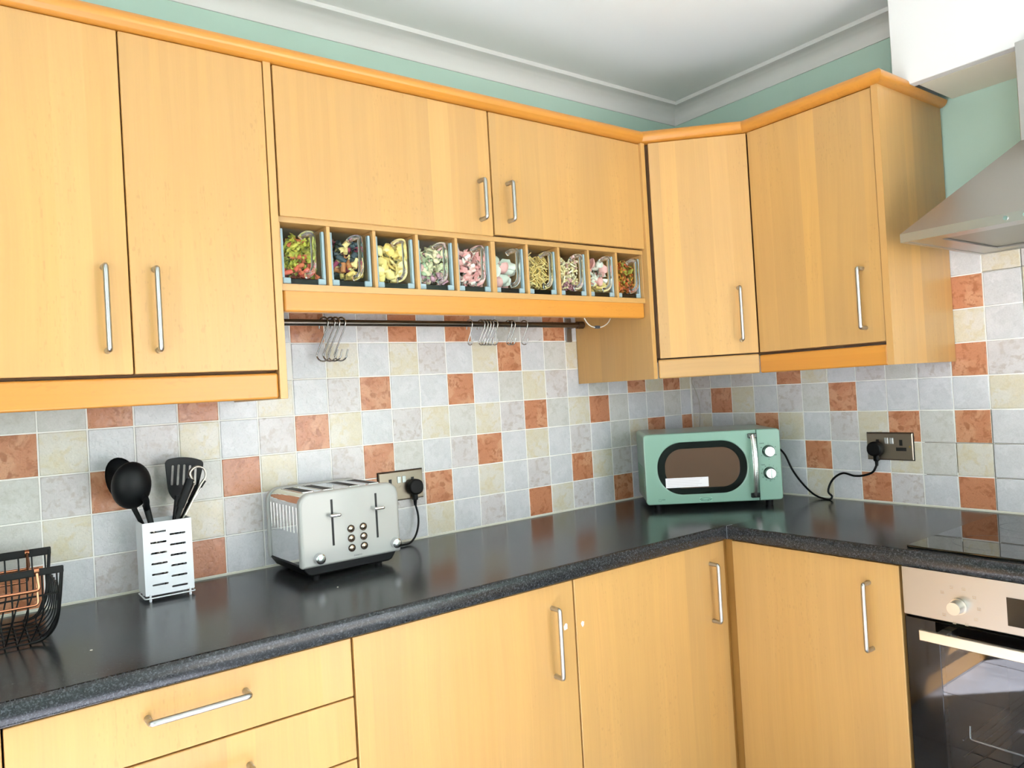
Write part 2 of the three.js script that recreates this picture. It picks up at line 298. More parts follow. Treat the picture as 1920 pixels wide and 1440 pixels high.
{
  // columns -14 .. 15 of the long wall (column 0 starts at x = -1.587)
  const rows = [
    'WYPTWY' + 'TWPWTWWTP' + 'YWYWPWTYPWTWWGW',
    'GWTPYW' + 'GYWPYPWGW' + 'TPTWYWPWTYPWPWY',
    'WTYGWP' + 'GPTGGTYWP' + 'TGWPTWYWPWGYTWT',
    'PGWTYW' + 'TYWPYWPTY' + 'WPYGYPTGYTGWWGW',
    'YWTGPT' + 'GGTWTWYWP' + 'TWWTWGYPWGWTYTY',
    '.............WYWYPWYTWGYWPWG',
    '............WTWPTWTWGPTWYW',
    '............PWYWPWYWTWYWPW',
  ];
  tileWall(wallBack, (t, x, y, o) => t.position.set(x, y, o), -1.58696, rows, -14, [XL + 0.01, -0.001]);
  put('grout', [bx(XL, 0.006, WY - 0.02, WY + 5 * PITCH, -0.009, -0.0024), bx(-1.86, -0.55, WY + 5 * PITCH, WY + 7.95 * PITCH, -0.009, -0.0024)], groutMat, wallBack);
  const right = [
    'WPWYWYWTPWTWWPWTYWPW', 'YWGPWTWWYGYWPWYWTPWY', 'YWGTYWPYTGTWYWPTWYWP', 'PTYWPGTWWWWYPWTYPWYT', 'PWPWTYWPGPTPWYWPWTYW',
    '.........WYWGPWYWTYW', '.........PTWYPWWTYWP', '.........GWYPWTYWPWY',
  ];
  tileWall(wallRight, (t, z, y, o) => { t.position.set(-o, y, z); t.rotation.y = -Math.PI / 2; }, -0.00345, right, 0, [0.001, 2.02]);
  put('grout', [bx(0.0024, 0.009, WY - 0.02, WY + 5 * PITCH, -0.006, 2.03), bx(0.0024, 0.009, WY + 5 * PITCH, WY + 7.98 * PITCH, 0.9, 2.03)], groutMat, wallRight);
  const gs = []; for (const [k, r0, r1] of [[11, 0.05, 3], [12, 0.1, 8], [10, 1.1, 2]]) gs.push(bx(0.0012, 0.004, WY + r0 * PITCH, WY + r1 * PITCH, -0.00345 + k * PITCH + 0.0002, -0.00345 + k * PITCH + 0.0015));
  for (const [r, k0, k1] of [[1, 11.05, 13], [2, 11.05, 13], [2, 9.1, 11], [1, 9.1, 10], [7, 11, 12.9]]) gs.push(bx(0.0012, 0.004, WY + r * PITCH - 0.0008, WY + r * PITCH + 0.0008, -0.00345 + k0 * PITCH, -0.00345 + k1 * PITCH));
  put('grout_stain', gs, groutDark, wallRight);
  put('sealant', [bx(XL, -0.003, WY, WY + 0.0045, -0.006, 0.002)], std(0xe2dfcf, 0.5), wallBack);
  put('sealant', [bx(-0.002, 0.006, WY, WY + 0.0045, 0.003, 2.03)], std(0xe2dfcf, 0.5), wallRight);
}

// ------------------------------------------------------------------ kitchen units
const handleGeo = new Map();
function handle(len) {   // bar handle standing up, feet on z = 0
  if (!handleGeo.has(len)) {
    const h = len / 2, out = 0.03;
    const bar = wire([[0, -h, 0.012], [0, -h, out], [0, h, out], [0, h, 0.012]], 0.0056, 0.007, 12);
    handleGeo.set(len, merge([bar, cyl([0, -h, 0], [0, -h, 0.016], 0.0062, 0.0058), cyl([0, h, 0], [0, h, 0.016], 0.0062, 0.0058)]));
  }
  return handleGeo.get(len);
}
let woodShift = 0;
function woodBox(x0, x1, y0, y1, z0, z1, r = 0.002, across = false) { woodShift += 0.377; return uvm(rb(x0, x1, y0, y1, z0, z1, r, 2), across, woodShift % 1.28, (woodShift * 2.3) % 1.28); }
function doorPart(parent, x0, x1, y0, y1, z, hx, hy, hlen, name = 'door', flat = false, mat = wood) {
  const d = put(name, woodBox(x0 + 0.0014, x1 - 0.0014, y0, y1, z - 0.019, z, 0.0022), mat, parent);
  if (hx !== undefined) { const h = put('handle', handle(hlen), steel, d, 'brushed steel bar handle'); h.position.set(hx, hy, z); if (flat) h.rotation.z = Math.PI / 2; }
  return d;
}
const DT = 2.134, DB = 1.428, ZW = 0.36;   // wall doors: top, bottom, front
// left wall unit
{
  const x0 = -2.452, x1 = -1.834, u = thing('wall_cabinet', 'maple wall cabinet with two tall narrow doors above the wire basket and utensil holder', 'cabinet', [(x0 + x1) / 2, 1.362, 0.18]);
  const o = [-u.position.x, -u.position.y, -u.position.z];
  const mk = (n, g, m, l) => { if (Array.isArray(g)) g = merge(g); g.translate(...o); return put(n, g, m, u, l); };
  mk('body', bx(x0, x1 - 0.019, 1.424, 2.136, 0.002, ZW - 0.021), carcass);
  for (const [a, b, hx] of [[x0, -2.15, -2.197], [-2.15, -1.852, -2.103]]) { const d = doorPart(u, a, b, DB, DT, ZW, hx, 1.56, 0.168); shiftDoor(d, o); }
  mk('end_panel', woodBox(x1 - 0.0175, x1, 1.362, 2.137, 0.002, ZW + 0.001, 0.001), wood);
  mk('pelmet', woodBox(x0, x1 - 0.0185, 1.363, 1.4215, ZW - 0.03, ZW - 0.003, 0.006, true), woodRail, 'orange-brown solid wood pelmet');
}
function shiftDoor(d, o) { d.geometry.translate(...o); d.children.forEach((c) => c.position.add(V(...o))); }
// wall unit further left, beyond the picture
{
  const x0 = -3.05, x1 = -2.453, u = thing('wall_cabinet', 'maple wall cabinet with two tall doors at the open end of the run', 'cabinet', [(x0 + x1) / 2, 1.362, 0.18]), o = [-u.position.x, -u.position.y, -u.position.z];
  const mk = (n, g, m) => { if (Array.isArray(g)) g = merge(g); g.translate(...o); return put(n, g, m, u); };
  mk('body', bx(x0, x1, 1.424, 2.136, 0.002, ZW - 0.021), carcass);
  for (const [a, b, hx] of [[x0, -2.752, -2.797], [-2.752, x1, -2.707]]) shiftDoor(doorPart(u, a, b, DB, DT, ZW, hx, 1.56, 0.168), o);
  mk('pelmet', woodBox(x0, x1, 1.363, 1.4215, ZW - 0.03, ZW - 0.003, 0.006, true), woodRail);
}
// bridging unit over the rail with its rack for glass bins
const NB = 1.628, NT = 1.771, XB0 = -1.832, XBM = -1.2245, XB1 = -0.6225;
const binCells = [];
{
  const u = thing('wall_cabinet', 'wide maple bridging cabinet with two landscape doors over a rack of glass bins', 'cabinet', [(XB0 + XB1) / 2, 1.563, 0.18]), o = [-u.position.x, -u.position.y, -u.position.z];
  const mk = (n, g, m, l) => { if (Array.isArray(g)) g = merge(g); g.translate(...o); return put(n, g, m, u, l); };
  mk('body', bx(XB0, XB1, 1.786, 2.136, 0.002, ZW - 0.021), carcass);
  shiftDoor(doorPart(u, XB0 + 0.001, -1.2245, 1.784, DT, ZW, -1.266, 1.879, 0.106), o);
  shiftDoor(doorPart(u, -1.2225, XB1 + 0.008, 1.789, DT, ZW, -1.17, 1.883, 0.106), o);
  mk('rack_top', woodBox(XB0, XB1, NT, 1.785, 0.03, 0.352, 0.001, true), wood);
  mk('rack_floor', woodBox(XB0, XB1, 1.612, NB, 0.03, 0.352, 0.001, true), wood);
  mk('rack_back', bx(XB0, XB1, NB, NT, 0.03, 0.04), std(0xc99a5c, 0.6));
  for (const [a, b] of [[XB0, XBM], [XBM, XB1]]) {
    const w = (b - a) / 5;
    for (let i = 0; i <= 5; i++) { if (i === 0 && a !== XB0) continue; const x = a + i * w, h = i === 5 && b === XBM ? 0.0075 : 0.0042; mk('divider', woodBox(Math.max(XB0, x - h), Math.min(XB1, x + h), NB, NT, 0.04, 0.35, 0.0008), wood); }
    for (let i = 0; i < 5; i++) binCells.push([a + i * w + 0.0055, a + (i + 1) * w - 0.0055]);
  }
  mk('pelmet', woodBox(XB0 + 0.004, XB1 - 0.002, 1.563, 1.6215, 0.322, 0.349, 0.007, true), woodRail, 'orange-brown solid wood pelmet');
}
// corner unit with its diagonal door
{
  const A = [-0.605, 0.375], B = [-0.379, 0.601];
  const u = thing('corner_wall_cabinet', 'maple corner wall cabinet with a narrow diagonal door above the green microwave', 'cabinet', [-0.3, 1.362, 0.3]), o = [-0.3, -1.362, -0.3].map((v, i) => (i === 0 ? 0.3 : v));
  const mk = (n, g, m, l) => { if (Array.isArray(g)) g = merge(g); g.translate(...o); return put(n, g, m, u, l); };
  const body = ext(poly([[-0.602, -0.002], [-0.602, -0.34], [-0.36, -0.586], [-0.002, -0.586], [-0.002, -0.002]]), 2.136 - 1.43).rotateX(-Math.PI / 2).translate(0, 1.43, 0); mk('body', body, carcass);
  mk('side_panel', woodBox(-0.6215, -0.6035, 1.362, 2.136, 0.002, 0.37, 0.001), wood);
  const len = Math.hypot(B[0] - A[0], B[1] - A[1]), turn = -Math.PI / 4;
  const q = new THREE.Matrix4().makeRotationY(turn).setPosition(A[0] + o[0], o[1], A[1] + o[2]);
  const dg = woodBox(0.008, len - 0.0005, DB, DT, -0.019, 0, 0.0022), d = put('door', dg, wood, u); d.applyMatrix4(q);
  const h = put('handle', handle(0.168), steel, d, 'brushed steel bar handle'); h.position.set(len - 0.052, 1.555, 0);
  const p = put('pelmet', woodBox(0.001, len + 0.001, 1.362, 1.424, -0.027, -0.002, 0.006, true), wood, u); p.applyMatrix4(q);
  for (const y of [1.47, 2.06]) mk('hinge', bx(-0.606, -0.6, y, y + 0.035, 0.352, 0.366), hingeMetal, 'metal hinge in the gap');
}
// wall unit on the hob wall: local x runs along world z, local z points into the room
{
  const u = thing('wall_cabinet', 'maple wall cabinet with one door beside the cooker hood', 'cabinet', [-0.19, 1.362, 0.82], -Math.PI / 2), o = [-0.82, -1.362, -0.19];
  const mk = (n, g, m, l) => { if (Array.isArray(g)) g = merge(g); g.translate(...o); return put(n, g, m, u, l); };
  mk('body', bx(0.588, 1.009, 1.424, 2.136, 0.002, 0.359), carcass);
  shiftDoor(doorPart(u, 0.603, 1.0085, DB, DT, 0.38, 0.954, 1.5545, 0.168), o);
  mk('end_panel', woodBox(1.0105, 1.0285, 1.362, 2.137, 0.002, 0.383, 0.001), wood);
  mk('edge_strip', bx(1.0103, 1.0287, 1.362, 2.137, 0.3828, 0.3836), woodEdge);
  mk('pelmet', woodBox(0.5985, 1.0095, 1.362, 1.4195, 0.35, 0.377, 0.006, true), woodRail, 'orange-brown solid wood pelmet');
}
// cornice along the top of all wall units
{
  const u = thing('cabinet_cornice', 'rounded honey coloured wooden cornice running along the tops of the wall cabinets', 'cornice', [-1.5, 2.1365, 0.36]), o = [1.5, -2.1365, -0.36];
  const prof = (top) => { const y = 2.1365, p = [[-0.035, y], [0.006, y], [0.014, y + 0.004], [0.02, y + 0.011], [0.0225, y + 0.02], [0.02, y + 0.028]]; p.push([0.012, y + top], [-0.035, y + top]); return p; };
  const runs = mouldings([[-3.05, ZW], [-0.6105, ZW], [-0.38, 0.5905], [-0.38, 1.0285], [-0.241, 1.0285]].map(([x, z]) => [x, z]), prof(0.036));
  runs.forEach((g) => put('cornice_section', uvm(g.translate(...o), true, rnd(), rnd()), woodRail, u));
  const last = mouldings([[-0.2415, 1.0285], [-0.001, 1.0285]], [[-0.02, 2.1365], [0.006, 2.1365], [0.014, 2.1405], [0.02, 2.1475], [0.0222, 2.1545], [-0.02, 2.1545]])[0];
  put('cornice_section', uvm(last.translate(...o), true), woodRail, u);
}
// ---- base units
const ZB = 0.595, BT = 0.8635;
function baseUnit(label, x0, x1, fronts, turn = 0, pos = [0, 0, 0], name = 'base_cabinet') {
  const c = (x0 + x1) / 2, P = turn ? [-0.3, 0, c] : [c, 0, 0.3], u = thing(name, label, 'cabinet', P, turn), o = [-c, 0, -0.3];
  const mk = (n, g, m) => { if (Array.isArray(g)) g = merge(g); g.translate(...o); return put(n, g, m, u); };
  mk('body', bx(x0 + 0.001, x1 - 0.001, 0.15, 0.868, 0.01, ZB - 0.021), carcass);
  mk('plinth', woodBox(x0 + 0.001, x1 - 0.001, 0.002, 0.149, 0.525, 0.545, 0.001, true), wood);
  for (const f of fronts) shiftDoor(doorPart(u, ...f), o);
  return u;
}
baseUnit('maple base cabinet below the wire basket, next to the drawer unit', -3.0, -2.4068, [[-3.0, -2.4068, 0.153, BT, ZB, -2.46, 0.72, 0.168]]);
baseUnit('maple drawer unit with horizontal bar handles below the utensil holder', -2.4065, -1.815, [
  [-2.4065, -1.815, 0.7455, BT, ZB, -2.115, 0.817, 0.168, 'drawer', true], [-2.4065, -1.815, 0.62, 0.7425, ZB, -2.115, 0.679, 0.168, 'drawer', true],
  [-2.4065, -1.815, 0.388, 0.617, ZB, -2.115, 0.52, 0.168, 'drawer', true], [-2.4065, -1.815, 0.153, 0.385, ZB, -2.115, 0.29, 0.168, 'drawer', true]], 0, [0, 0, 0], 'drawer_unit');
const padGeo = (s) => { const sh = new THREE.Shape(), n = 11; for (let i = 0; i < n; i++) { const a = (i / n) * 6.283, r = 0.008 * (0.7 + 0.5 * hash(i, s, 3)), p = [Math.cos(a) * r * 0.8, Math.sin(a) * r * 1.15]; i ? sh.lineTo(...p) : sh.moveTo(...p); } return ext(sh, 0.0012); };
const padMat = std(0xe9e6df, 0.8);
{
  const a = baseUnit('maple base cabinet with its handle on the right and a torn white pad beside it', -1.813, -1.2125, [[-1.813, -1.2125, 0.153, BT, ZB, -1.285, 0.724, 0.168]]);
  const p = put('adhesive_pad', padGeo(1), padMat, a, 'torn white adhesive pad'); p.position.set(-1.245 + 1.51275, 0.752, ZB - 0.3);
  const b = baseUnit('maple base cabinet next to the inner corner with a scrap of white pad', -1.2105, -0.606, [[-1.2105, -0.606, 0.153, BT, ZB, -0.676, 0.721, 0.168]]);
  const q = put('adhesive_pad', padGeo(2), padMat, b, 'torn white adhesive pad'); q.position.set(-1.188 + 0.90825, 0.747, ZB - 0.3); q.scale.setScalar(0.85);
}
{
  const u = baseUnit('maple base cabinet between the inner corner and the oven', 0.614, 1.1125, [[0.614, 1.1125, 0.153, BT, ZB, 1.0325, 0.7245, 0.168]], -Math.PI / 2);
  put('corner_post', [bx(0.57 - 0.86325, 0.583 - 0.86325, 0.15, 0.866, 0.28, 0.3055), bx(0.583 - 0.86325, 0.6135 - 0.86325, 0.15, 0.866, 0.27, 0.283)], std(0xa87838, 0.5), u);
}
baseUnit('maple base cabinet on the far side of the oven', 1.719, 2.3, [[1.719, 2.3, 0.153, BT, ZB, 1.77, 0.7245, 0.168]], -Math.PI / 2);
// worktop
{
  const u = thing('worktop', 'black speckled laminate worktop turning the corner', 'worktop', [-1.2, 0.87, 0.3]), o = [1.2, -0.87, -0.3];
  const n = 0.615, sh = new THREE.Shape(); sh.moveTo(0.004, 0.87); sh.lineTo(n - 0.006, 0.87); sh.absarc(n - 0.006, 0.876, 0.006, -Math.PI / 2, 0); sh.lineTo(n, WY - 0.009); sh.absarc(n - 0.009, WY - 0.009, 0.009, 0, Math.PI / 2); sh.lineTo(0.004, WY); sh.closePath();
  const run = (len) => toCreasedNormals(ext(sh, len, 0, 8), 0.5);
  const A = run(3.05 - n).rotateY(Math.PI / 2); A.scale(1, 1, -1); flip(A); A.translate(-3.05, 0, 0);
  put('worktop_section', uvm(A.translate(...o)), worktopMat, u);
  put('worktop_section', uvm(bx(-n, -0.004, 0.87, WY, 0.004, n).translate(...o)), worktopMat, u);
  const C = run(2.3 - n); C.scale(-1, 1, 1); flip(C); C.translate(0, 0, n);
  put('worktop_section', uvm(C.translate(...o)), worktopMat, u);
  put('joint_strip', [bx(-n - 0.0008, -n + 0.0006, 0.871, WY - 0.001, n, n + 0.0012).translate(...o), bx(-n, -n + 0.03, WY, WY + 0.0003, n - 0.001, n).rotateY(0).translate(...o)], std(0x8d9298, 0.3, 0.8), u, 'thin metal joint strip in the corner');
}
function flip(g) { const idx = g.index; if (idx) { for (let i = 0; i < idx.count; i += 3) { const a = idx.getX(i); idx.setX(i, idx.getX(i + 1)); idx.setX(i + 1, a); } } else for (const k of Object.keys(g.attributes)) { const a = g.attributes[k], s = a.itemSize; for (let i = 0; i < a.count; i += 3) for (let c = 0; c < s; c++) { const t = a.array[i * s + c]; a.array[i * s + c] = a.array[(i + 1) * s + c]; a.array[(i + 1) * s + c] = t; } } return g; }

// ------------------------------------------------------------------ oven, hob, hood (local x = world z)
{
  const u = thing('built_in_oven', 'stainless steel and black glass built-in oven under the hob', 'oven', [-0.3, 0.15, 1.415], -Math.PI / 2), o = [-1.415, -0.15, -0.3], f = 0.6;
  const mk = (n, g, m, l, par = u) => { if (Array.isArray(g)) g = merge(g); g.translate(...o); return put(n, g, m, par, l); };
  const a = 1.1195, b = 1.7105;
  mk('body', [bx(a + 0.004, a + 0.02, 0.16, 0.866, 0.05, f - 0.03), bx(b - 0.02, b - 0.004, 0.16, 0.866, 0.05, f - 0.03), bx(a + 0.02, b - 0.02, 0.16, 0.2, 0.05, f - 0.03), bx(a + 0.02, b - 0.02, 0.73, 0.866, 0.05, f - 0.03), bx(a + 0.02, b - 0.02, 0.2, 0.73, 0.05, 0.07)], std(0x16181c, 0.45));
  const cp = mk('control_panel', rb(a, b, 0.749, 0.8665, f - 0.03, f, 0.002), std(0xaeaaa4, 0.34, 1), 'brushed steel control panel');
  const sym = canvasTex(256, 256, (c, w, h) => { c.clearRect(0, 0, w, h); c.strokeStyle = c.fillStyle = '#b3a792'; c.lineWidth = 3; for (let i = 0; i < 9; i++) { const t = -2.5 + i * 0.62, x = w / 2 + Math.cos(t) * 100, y = h / 2 + Math.sin(t) * 100; c.strokeRect(x - 7, y - 6, 14, 12); c.beginPath(); c.moveTo(x - 7, y + 2); c.lineTo(x + 7, y + 2); c.stroke(); } });
  const symMat = new THREE.MeshPhysicalMaterial({ map: sym, transparent: true, roughness: 0.5, color: 0xffffff });
  for (const x of [1.247, 1.583]) {
    mk('dial_marks', new THREE.PlaneGeometry(0.11, 0.11).translate(x, 0.792, f + 0.0006), symMat, 'faint grey cooking symbols', cp);
    const k = mk('knob', [cyl([x, 0.791, f], [x, 0.791, f + 0.005], 0.0185, 0.0185, 28), cyl([x, 0.791, f + 0.004], [x, 0.791, f + 0.03], 0.0155, 0.0145, 28)], brushed, 'round steel knob', cp);
  }
  mk('display', [bx(1.347, 1.484, 0.768, 0.831, f - 0.001, f + 0.0008)], std(0x2a2522, 0.05), 'dark glass clock display', cp);
  const ds = roundRect(a, b, 0.185, 0.742, 0.002); ds.holes.push(roundRect(1.197, 1.633, 0.24, 0.7, 0.004, true));
  const d = mk('door', ext(ds, 0.022, 0.001, 4).translate(0, 0, f - 0.028), std(0x040405, 0.05), 'black glass oven door');
  mk('window', new THREE.PlaneGeometry(0.436, 0.46).translate(1.415, 0.47, f - 0.0075), new THREE.MeshPhysicalMaterial({ color: 0xb9c2cc, roughness: 0.02, transmission: 1, thickness: 0, ior: 1.7 }), 'reflective oven window', d);
  const y = 0.7175;
  mk('handle', [rb(1.172, 1.658, y - 0.0125, y + 0.0125, f + 0.03, f + 0.042, 0.002), bx(1.205, 1.225, y - 0.009, y + 0.009, f - 0.007, f + 0.031), bx(1.605, 1.625, y - 0.009, y + 0.009, f - 0.007, f + 0.031)], std(0xd6cdbf, 0.32, 1), 'flat steel door handle', d);
  const rk = []; for (const h of [0.46]) { rk.push(wire([[1.23, h + 0.03, f - 0.06], [1.23, h, f - 0.055], [1.6, h, f - 0.055], [1.6, h + 0.03, f - 0.06]], 0.003, 0.006, 6)); for (let q = 0; q < 12; q++) rk.push(cyl([1.24 + q * 0.032, h, f - 0.055], [1.24 + q * 0.032, h, 0.1], 0.0015, 0.0015, 6)); for (const yy of [h - 0.01, h - 0.05, h - 0.09]) rk.push(cyl([1.212, yy, f - 0.06], [1.212, yy, 0.1], 0.002, 0.002, 6)); }
  mk('rack', rk, chrome, 'chrome wire oven rack');
  mk('lower_strip', bx(a, b, 0.152, 0.183, f - 0.03, f - 0.01), blackPlastic);
}
{
  const u = thing('ceramic_hob', 'black glass ceramic hob set into the worktop over the oven', 'hob', [-0.33, WY, 1.415], -Math.PI / 2);
  put('glass', ext(roundRect(-0.285, 0.285, -0.26, 0.26, 0.006), 0.006, 0.0012, 4).rotateX(-Math.PI / 2).translate(0, 0.0004, 0), std(0x040404, 0.02), u);
  for (const [x, z, r] of [[-0.14, 0.12, 0.09], [0.14, 0.12, 0.075], [-0.14, -0.12, 0.075], [0.14, -0.12, 0.09]]) put('cooking_zone', new THREE.RingGeometry(r - 0.001, r, 40).rotateX(-Math.PI / 2).translate(x, 0.0067, z), std(0x3a3a3c, 0.3), u);
}
{
  const u = thing('cooker_hood', 'stainless steel pyramid cooker hood on the wall above the hob', 'cooker hood', [0, 1.671, 1.415], -Math.PI / 2), hw = 0.3, d = 0.49;
  put('rim', [bx(-hw, hw, 0, 0.022, d - 0.012, d), bx(-hw, -hw + 0.012, 0, 0.022, 0.012, d - 0.012), bx(hw - 0.012, hw, 0, 0.022, 0.012, d - 0.012), bx(-hw, hw, 0, 0.022, 0.003, 0.012)], steel, u);
  const cw = 0.093, cd = 0.27, t = 0.235, q = (a, b, c, e) => { const g = new THREE.BufferGeometry(); g.setAttribute('position', new THREE.Float32BufferAttribute([...a, ...b, ...c, ...a, ...c, ...e], 3)); g.computeVertexNormals(); return g; };
  put('canopy', [q([-hw, 0.022, d], [hw, 0.022, d], [cw, t, cd], [-cw, t, cd]), q([-hw, 0.022, 0.003], [-hw, 0.022, d], [-cw, t, cd], [-cw, t, 0.003]), q([hw, 0.022, d], [hw, 0.022, 0.003], [cw, t, 0.003], [cw, t, cd]), q([hw, 0.022, 0.003], [-hw, 0.022, 0.003], [-cw, t, 0.003], [cw, t, 0.003])], std(0xa7a39b, 0.3, 1), u);
  put('chimney', rb(-cw, cw, t - 0.005, 0.484, 0.003, cd, 0.002, 1), steel, u);
  put('base_plate', [bx(-hw + 0.012, hw - 0.012, 0.002, 0.006, 0.012, 0.07), bx(-hw + 0.012, hw - 0.012, 0.002, 0.006, d - 0.07, d - 0.012), bx(-hw + 0.012, -hw + 0.07, 0.002, 0.006, 0.07, d - 0.07), bx(hw - 0.07, hw - 0.012, 0.002, 0.006, 0.07, d - 0.07)], steel, u);
  const mesh = dataTex(64, 64, (x, y) => { const k = ((Math.floor(x * 16) + Math.floor(y * 16)) % 2) ? 120 : 185; return [k, k, k * 0.95]; }, true, 12, 12);
  put('grease_filter', bx(-hw + 0.07, hw - 0.07, 0.007, 0.012, 0.07, d - 0.07), std(0xffffff, 0.4, 0.9, { map: mesh }), u, 'meshed metal grease filter');
  for (let i = 0; i < 4; i++) put('push_button', cyl([-0.06 + i * 0.04, 0.011, d], [-0.06 + i * 0.04, 0.011, d + 0.003], 0.005), chrome, u);
}

// ------------------------------------------------------------------ microwave
{
  const W = 0.46, H = 0.245, D = 0.3, yaw = 0.715, FL = [-0.558, 0.243], cx = FL[0] + Math.cos(yaw) * W / 2, cz = FL[1] + Math.sin(yaw) * W / 2;
  const u = thing('microwave_oven', 'mint green retro microwave with oval window in the worktop corner', 'microwave', [cx, WY, cz], -yaw), y0 = 0.018, L = -W / 2;
  put('body', rb(L + 0.003, -L - 0.003, y0, y0 + H, -D, -0.012, 0.014, 4), mint, u);
  const ds = roundRect(L, L + 0.381, y0 + 0.002, y0 + H - 0.001, [0.012, 0.002, 0.002, 0.012]);
  ds.holes.push(roundRect(L + 0.044, L + 0.346, y0 + 0.034, y0 + 0.212, 0.085, true));
  const door = put('door', ext(ds, 0.03, 0.004, 16, 3).translate(0, 0, -0.03), mint, u);
  put('window_surround', (() => { const s = roundRect(L + 0.043, L + 0.347, y0 + 0.033, y0 + 0.213, 0.0855); s.holes.push(roundRect(L + 0.07, L + 0.322, y0 + 0.055, y0 + 0.19, 0.06, true)); return ext(s, 0.006, 0.001, 18).translate(0, 0, -0.009); })(), blackGloss, door, 'black glass ring');
  put('window', ext(roundRect(L + 0.069, L + 0.323, y0 + 0.054, y0 + 0.191, 0.0605), 0.003, 0, 18).translate(0, 0, -0.0085), std(0x5e4535, 0.1, 0, { specularIntensity: 0.6 }), door, 'brown tinted window');
  const st = canvasTex(256, 64, (c, w, h) => { c.fillStyle = '#f3eef0'; c.fillRect(0, 0, w, h); c.fillStyle = '#cdbfc6'; for (let i = 0; i < 5; i++) c.fillRect(8, 8 + i * 11, 170 + 60 * hash(i, 2, 2), 2); });
  put('warning_label', bx(L + 0.069, L + 0.214, y0 + 0.058, y0 + 0.091, -0.0035, -0.0028).rotateZ(0), std(0xffffff, 0.6, 0, { map: st }), door, 'white paper sticker');
  const hx = L + 0.366;
  put('door_handle', (() => { const pts = []; for (let k = 0; k <= 16; k++) { const t = k / 16, y = y0 + 0.024 + t * 0.2; pts.push(V(hx, y, 0.003 + 0.026 * Math.pow(Math.sin(Math.PI * clamp(t * 0.94 + 0.03)), 0.6))); } return [sweepTube(pts, 0.0045, 12, false, 0.0138), ...[-0.007, -0.0025, 0.0025, 0.007].map((dx) => sweepTube(pts.map((p) => p.clone().add(V(dx, 0, 0.0042))), 0.0012, 6))]; })(), std(0xe6e4e0, 0.16, 1), door, 'ribbed chrome handle');
  for (const y of [0.014, 0.216]) put('handle_end', rb(hx - 0.0145, hx + 0.0145, y0 + y, y0 + y + 0.016, 0, 0.014, 0.003), y < 0.1 ? std(0x15191a, 0.2, 0.8) : std(0x565c5a, 0.2, 1), door);
  const pan = put('control_panel', ext(roundRect(L + 0.3825, -L, y0 + 0.002, y0 + H - 0.001, [0.002, 0.012, 0.012, 0.002]), 0.03, 0.004, 12, 3).translate(0, 0, -0.03), mint, u);
  const marks = (kind) => canvasTex(256, 256, (c, w) => { c.clearRect(0, 0, w, w); c.fillStyle = '#35544a'; c.textAlign = 'center'; c.textBaseline = 'middle'; c.font = 'bold 17px sans-serif'; (kind ? ['0', '1', '2', '3', '4', '5', '10', '15', '20', '25', '30', '35'] : ['L', 'M', 'MH', 'H', 'D', 'ML']).forEach((s, i, a) => { const t = -Math.PI / 2 + (i / a.length) * 6.283; c.fillText(s, w / 2 + Math.cos(t) * 104, w / 2 + Math.sin(t) * 104); }); if (!kind) { c.fillText('POWER', 46, 22); } else c.fillText('TIMER', 46, 18); });
  const kx = L + 0.4195;
  for (const [ky, kind] of [[y0 + 0.168, 0], [y0 + 0.094, 1]]) {
    put('dial_marks', new THREE.PlaneGeometry(0.066, 0.066).translate(kx, ky, 0.0004), new THREE.MeshPhysicalMaterial({ map: marks(kind), transparent: true, roughness: 0.5 }), pan, 'fine dark dial markings');
    const k = put('knob', [cyl([kx, ky, 0.004], [kx, ky, 0.019], 0.0172, 0.016, 32)], std(0xeceae6, 0.2, 1), pan, 'round chrome knob');
    put('knob_ring', cyl([kx, ky, 0], [kx, ky, 0.008], 0.0212, 0.0198, 32), std(0x3c4a45, 0.2, 1), k, 'dark chrome ring');
    put('pointer', rb(kx - 0.002, kx + 0.002, ky - 0.014, ky + 0.014, 0.018, 0.023, 0.001), chrome, k);
  }
  const badge = canvasTex(256, 80, (c, w, h) => { c.fillStyle = '#8fc0a8'; c.fillRect(0, 0, w, h); c.strokeStyle = '#1f4038'; c.lineWidth = 8; c.beginPath(); c.ellipse(w / 2, h / 2, w / 2 - 8, h / 2 - 8, 0, 0, 7); c.stroke(); c.fillStyle = '#1f4038'; c.font = 'bold 46px sans-serif'; c.textAlign = 'center'; c.textBaseline = 'middle'; c.fillText('DeLonghi', w / 2, h / 2 + 2); });
  put('badge', bx(L + 0.18, L + 0.222, y0 + 0.0085, y0 + 0.0215, 0, 0.0006), std(0xffffff, 0.4, 0, { map: badge }), door, 'oval maker badge');
  const spec = canvasTex(128, 64, (c, w, h) => { c.clearRect(0, 0, w, h); c.fillStyle = '#4c7064'; c.font = 'bold 24px sans-serif'; c.fillText('800W', 60, 26); c.strokeStyle = '#4c7064'; c.lineWidth = 3; c.strokeRect(6, 8, 40, 40); });
  put('rating_mark', new THREE.PlaneGeometry(0.024, 0.012).translate(L + 0.053, y0 + 0.0165, 0.0004), new THREE.MeshPhysicalMaterial({ map: spec, transparent: true, roughness: 0.5 }), door);
  const perf = canvasTex(256, 256, (c, w) => { c.fillStyle = '#86b39b'; c.fillRect(0, 0, w, w); c.fillStyle = '#20302a'; for (let i = 0; i < 16; i++) for (let j = 0; j < 16; j++) { c.beginPath(); c.arc((i + (j % 2) / 2 + 0.25) * 16, (j + 0.5) * 16, 5, 0, 7); c.fill(); } });
  put('vent_grille', bx(L + 0.0022, L + 0.004, y0 + 0.03, y0 + 0.125, -0.27, -0.06), std(0xffffff, 0.5, 0, { map: perf }), u, 'perforated side vent');
